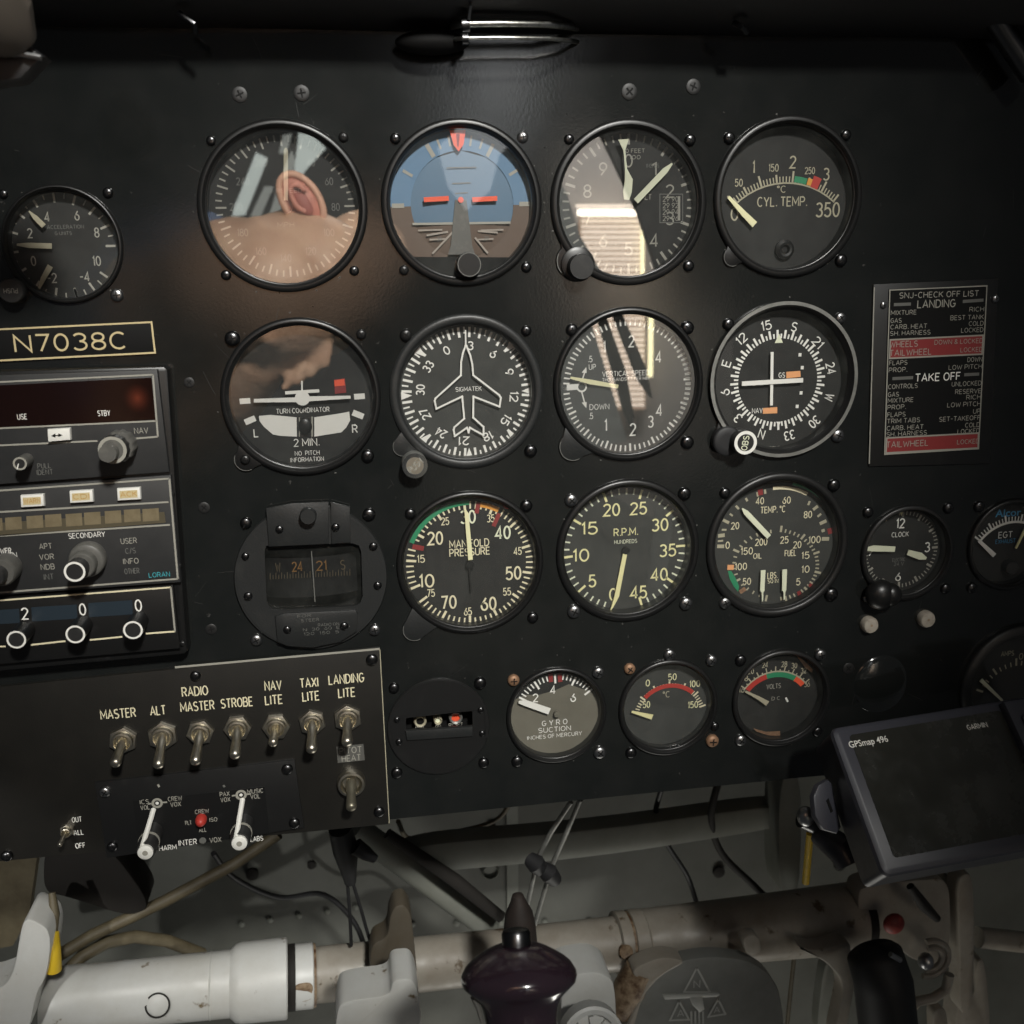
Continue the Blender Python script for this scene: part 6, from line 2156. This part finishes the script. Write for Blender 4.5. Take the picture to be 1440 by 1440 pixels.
M['sky3'] = mat('overhead_pane', (0.4, 0.42, 0.43), 0.5, emit=(0.86, 0.93, 1.0), es=1.1)
board('pane', [(664, -330), (716, -330), (752, 120), (744, 175), (702, 218), (690, 268), (656, 296), (630, 262), (616, 206), (640, 185), (655, 60)], 4.0, 0.02, 'sky3', parent=t)

t = thing('sheen_seat', behind(800, 800, 1.0), 'grey seat back added to put sheen in the lower middle gauge glasses', 'seat')  # unseen seat added to put grey sheen on the lower panel
M['seat'] = mat('added_seat_cloth', (0.20, 0.20, 0.185), 0.8, noise=(40, (0.15, 0.15, 0.135), 0.35, 0.7))
board('seat_back', [(600, 650), (625, 622), (700, 612), (790, 655), (846, 690), (905, 720), (960, 735), (1000, 770), (1020, 1060), (600, 1060)], 1.0, 0.08, 'seat', parent=t)
board('harness_strap', [(866, 676), (890, 690), (878, 800), (905, 1000), (880, 1000), (852, 800)], 0.97, 0.008, 'framel', parent=t)

# the photographer leaning in, seen only in the glass
t = thing('person', behind(395, 400, 0.62), 'person with bare ear, head and raised hand, mirrored in the left gauge glasses', 'person')
DP = 0.60
K1 = (0.538 + DP) / F_PX        # metres per pixel at that distance


def B(x, y, dd=0.0):
    return behind(x, y, DP + dd)


b = MB()


def blob(p, rx, ry, rz, rot=None):
    b.ball(p, rx * K1, ry * K1, rz * K1, M['skin'], 24, 16, rot)


def limb(pts, rad):
    b.tube(pts, [r * K1 for r in rad], M['skin'], 18)
    for p, r in ((pts[0], rad[0]), (pts[-1], rad[-1])):
        b.ball(p, r * K1, r * K1, r * K1, M['skin'], 18, 12)


blob(B(422, 402), 112, 95, 100)                       # skull lying tilted, crown to the right
blob(B(372, 405, -0.02), 62, 80, 92)                  # jaw and cheek
blob(B(512, 362, 0.06), 64, 70, 66)                   # far shoulder behind the crown
blob(B(380, 470, -0.06), 22, 40, 24)                  # nose side of the face, turned down
blob(B(400, 452, -0.05), 60, 40, 30)
limb([B(385, 418, -0.02), B(335, 408, 0.0), B(280, 415, 0.07)], [98, 96, 84])      # neck
limb([B(225, 420, 0.12), B(190, 560, 0.16), B(180, 690, 0.16)], [85, 68, 55])     # shoulder and upper arm
limb([B(180, 690, 0.16), B(250, 632, 0.07), B(332, 556, 0.0)], [54, 48, 42])     # forearm
limb([B(332, 556, 0.0), B(366, 508, -0.03), B(396, 478, -0.04)], [42, 38, 33])    # wrist and back of the hand
b.ball(B(402, 484, -0.04), 30 * K1, 20 * K1, 34 * K1, M['skin'], 20, 12)
for xs_, rr in (([(414, 466), (444, 468), (460, 488), (456, 511)], 11.5), ([(412, 486), (436, 492), (445, 508), (437, 525)], 11), ([(402, 502), (422, 511), (427, 524), (418, 536)], 10.5), ([(392, 516), (406, 526), (408, 537), (400, 546)], 9),
                ([(386, 462), (418, 447), (446, 450), (466, 462)], 12)):
    limb([B(x, y, -0.042 - 0.004 * i) for i, (x, y) in enumerate(xs_)], [rr - i * 0.9 for i in range(len(xs_))])
BF = lambda x, y, dd=0.0: B(x - 10, y - 14, dd + 0.03)
# the face, turned down towards the seat: brow, nose, lips, chin
blob(BF(470, 440, -0.045), 34, 14, 12, Matrix.Rotation(R(60), 3, 'Y'))
limb([BF(452, 452, -0.04), BF(432, 468, -0.06), BF(415, 474, -0.065)], [9, 12, 14])
limb([BF(392, 455, -0.06), BF(388, 480, -0.05)], [8, 7])
limb([BF(378, 457, -0.06), BF(375, 480, -0.05)], [8, 7])
blob(BF(350, 462, -0.04), 26, 24, 26)
blob(BF(425, 432, -0.045), 30, 14, 18)
body = b.build('body', t)
rm = body.modifiers.new('skin', 'REMESH')
rm.mode = 'VOXEL'
rm.voxel_size = 0.0034
rm.use_smooth_shade = True
sm = body.modifiers.new('smooth', 'SMOOTH')
sm.iterations = 9
b = MB()
q = Matrix.Rotation(R(-32), 3, 'Y')
b.ball(B(424, 283, -0.02), 24 * K1, 13 * K1, 38 * K1, M['earm'], 28, 18, q)
ear = b.build('ear', t)
c0 = B(424, 283, -0.02)
b = MB()
qd = lambda u, v, dd: c0 + q @ Vector((-u * K1 * 0.86, 0, v * K1 * 0.86)) + Vector((0, dd, 0))
M['earr'] = mat('ear_rim', (0.56, 0.32, 0.22), 0.5)
b.tube([qd(26 * math.cos(R(a)), 43 * math.sin(R(a)), 0.006) for a in range(-150, 240, 12)], 4.6 * K1, M['earr'], 12)
b.tube([qd(12 * math.cos(R(a)) - 2, 22 * math.sin(R(a)) + 2, 0.013) for a in range(-60, 170, 15)], 4 * K1, M['earm'], 10)
b.ball(qd(0, -6, 0.012), 9 * K1, 4 * K1, 17 * K1, mat('ear_hollow', (0.30, 0.09, 0.07), 0.6), 18, 12, q)
b.build('ear_rim', ear)
b = MB()
b.tube([B(300, 372, 0.09), B(240, 400, 0.15), B(200, 460, 0.2), B(190, 560, 0.2)], [0.062, 0.085, 0.1, 0.085], M['shirt'], 24)
b.tube([B(318, 318, 0.02), B(322, 345, 0.02), B(316, 390, 0.02)], [12 * K1, 17 * K1, 14 * K1], M['shirt'], 14)
b.build('shirt', t)

for o in bpy.data.objects:
    if '_o' in o:
        del o['_o']
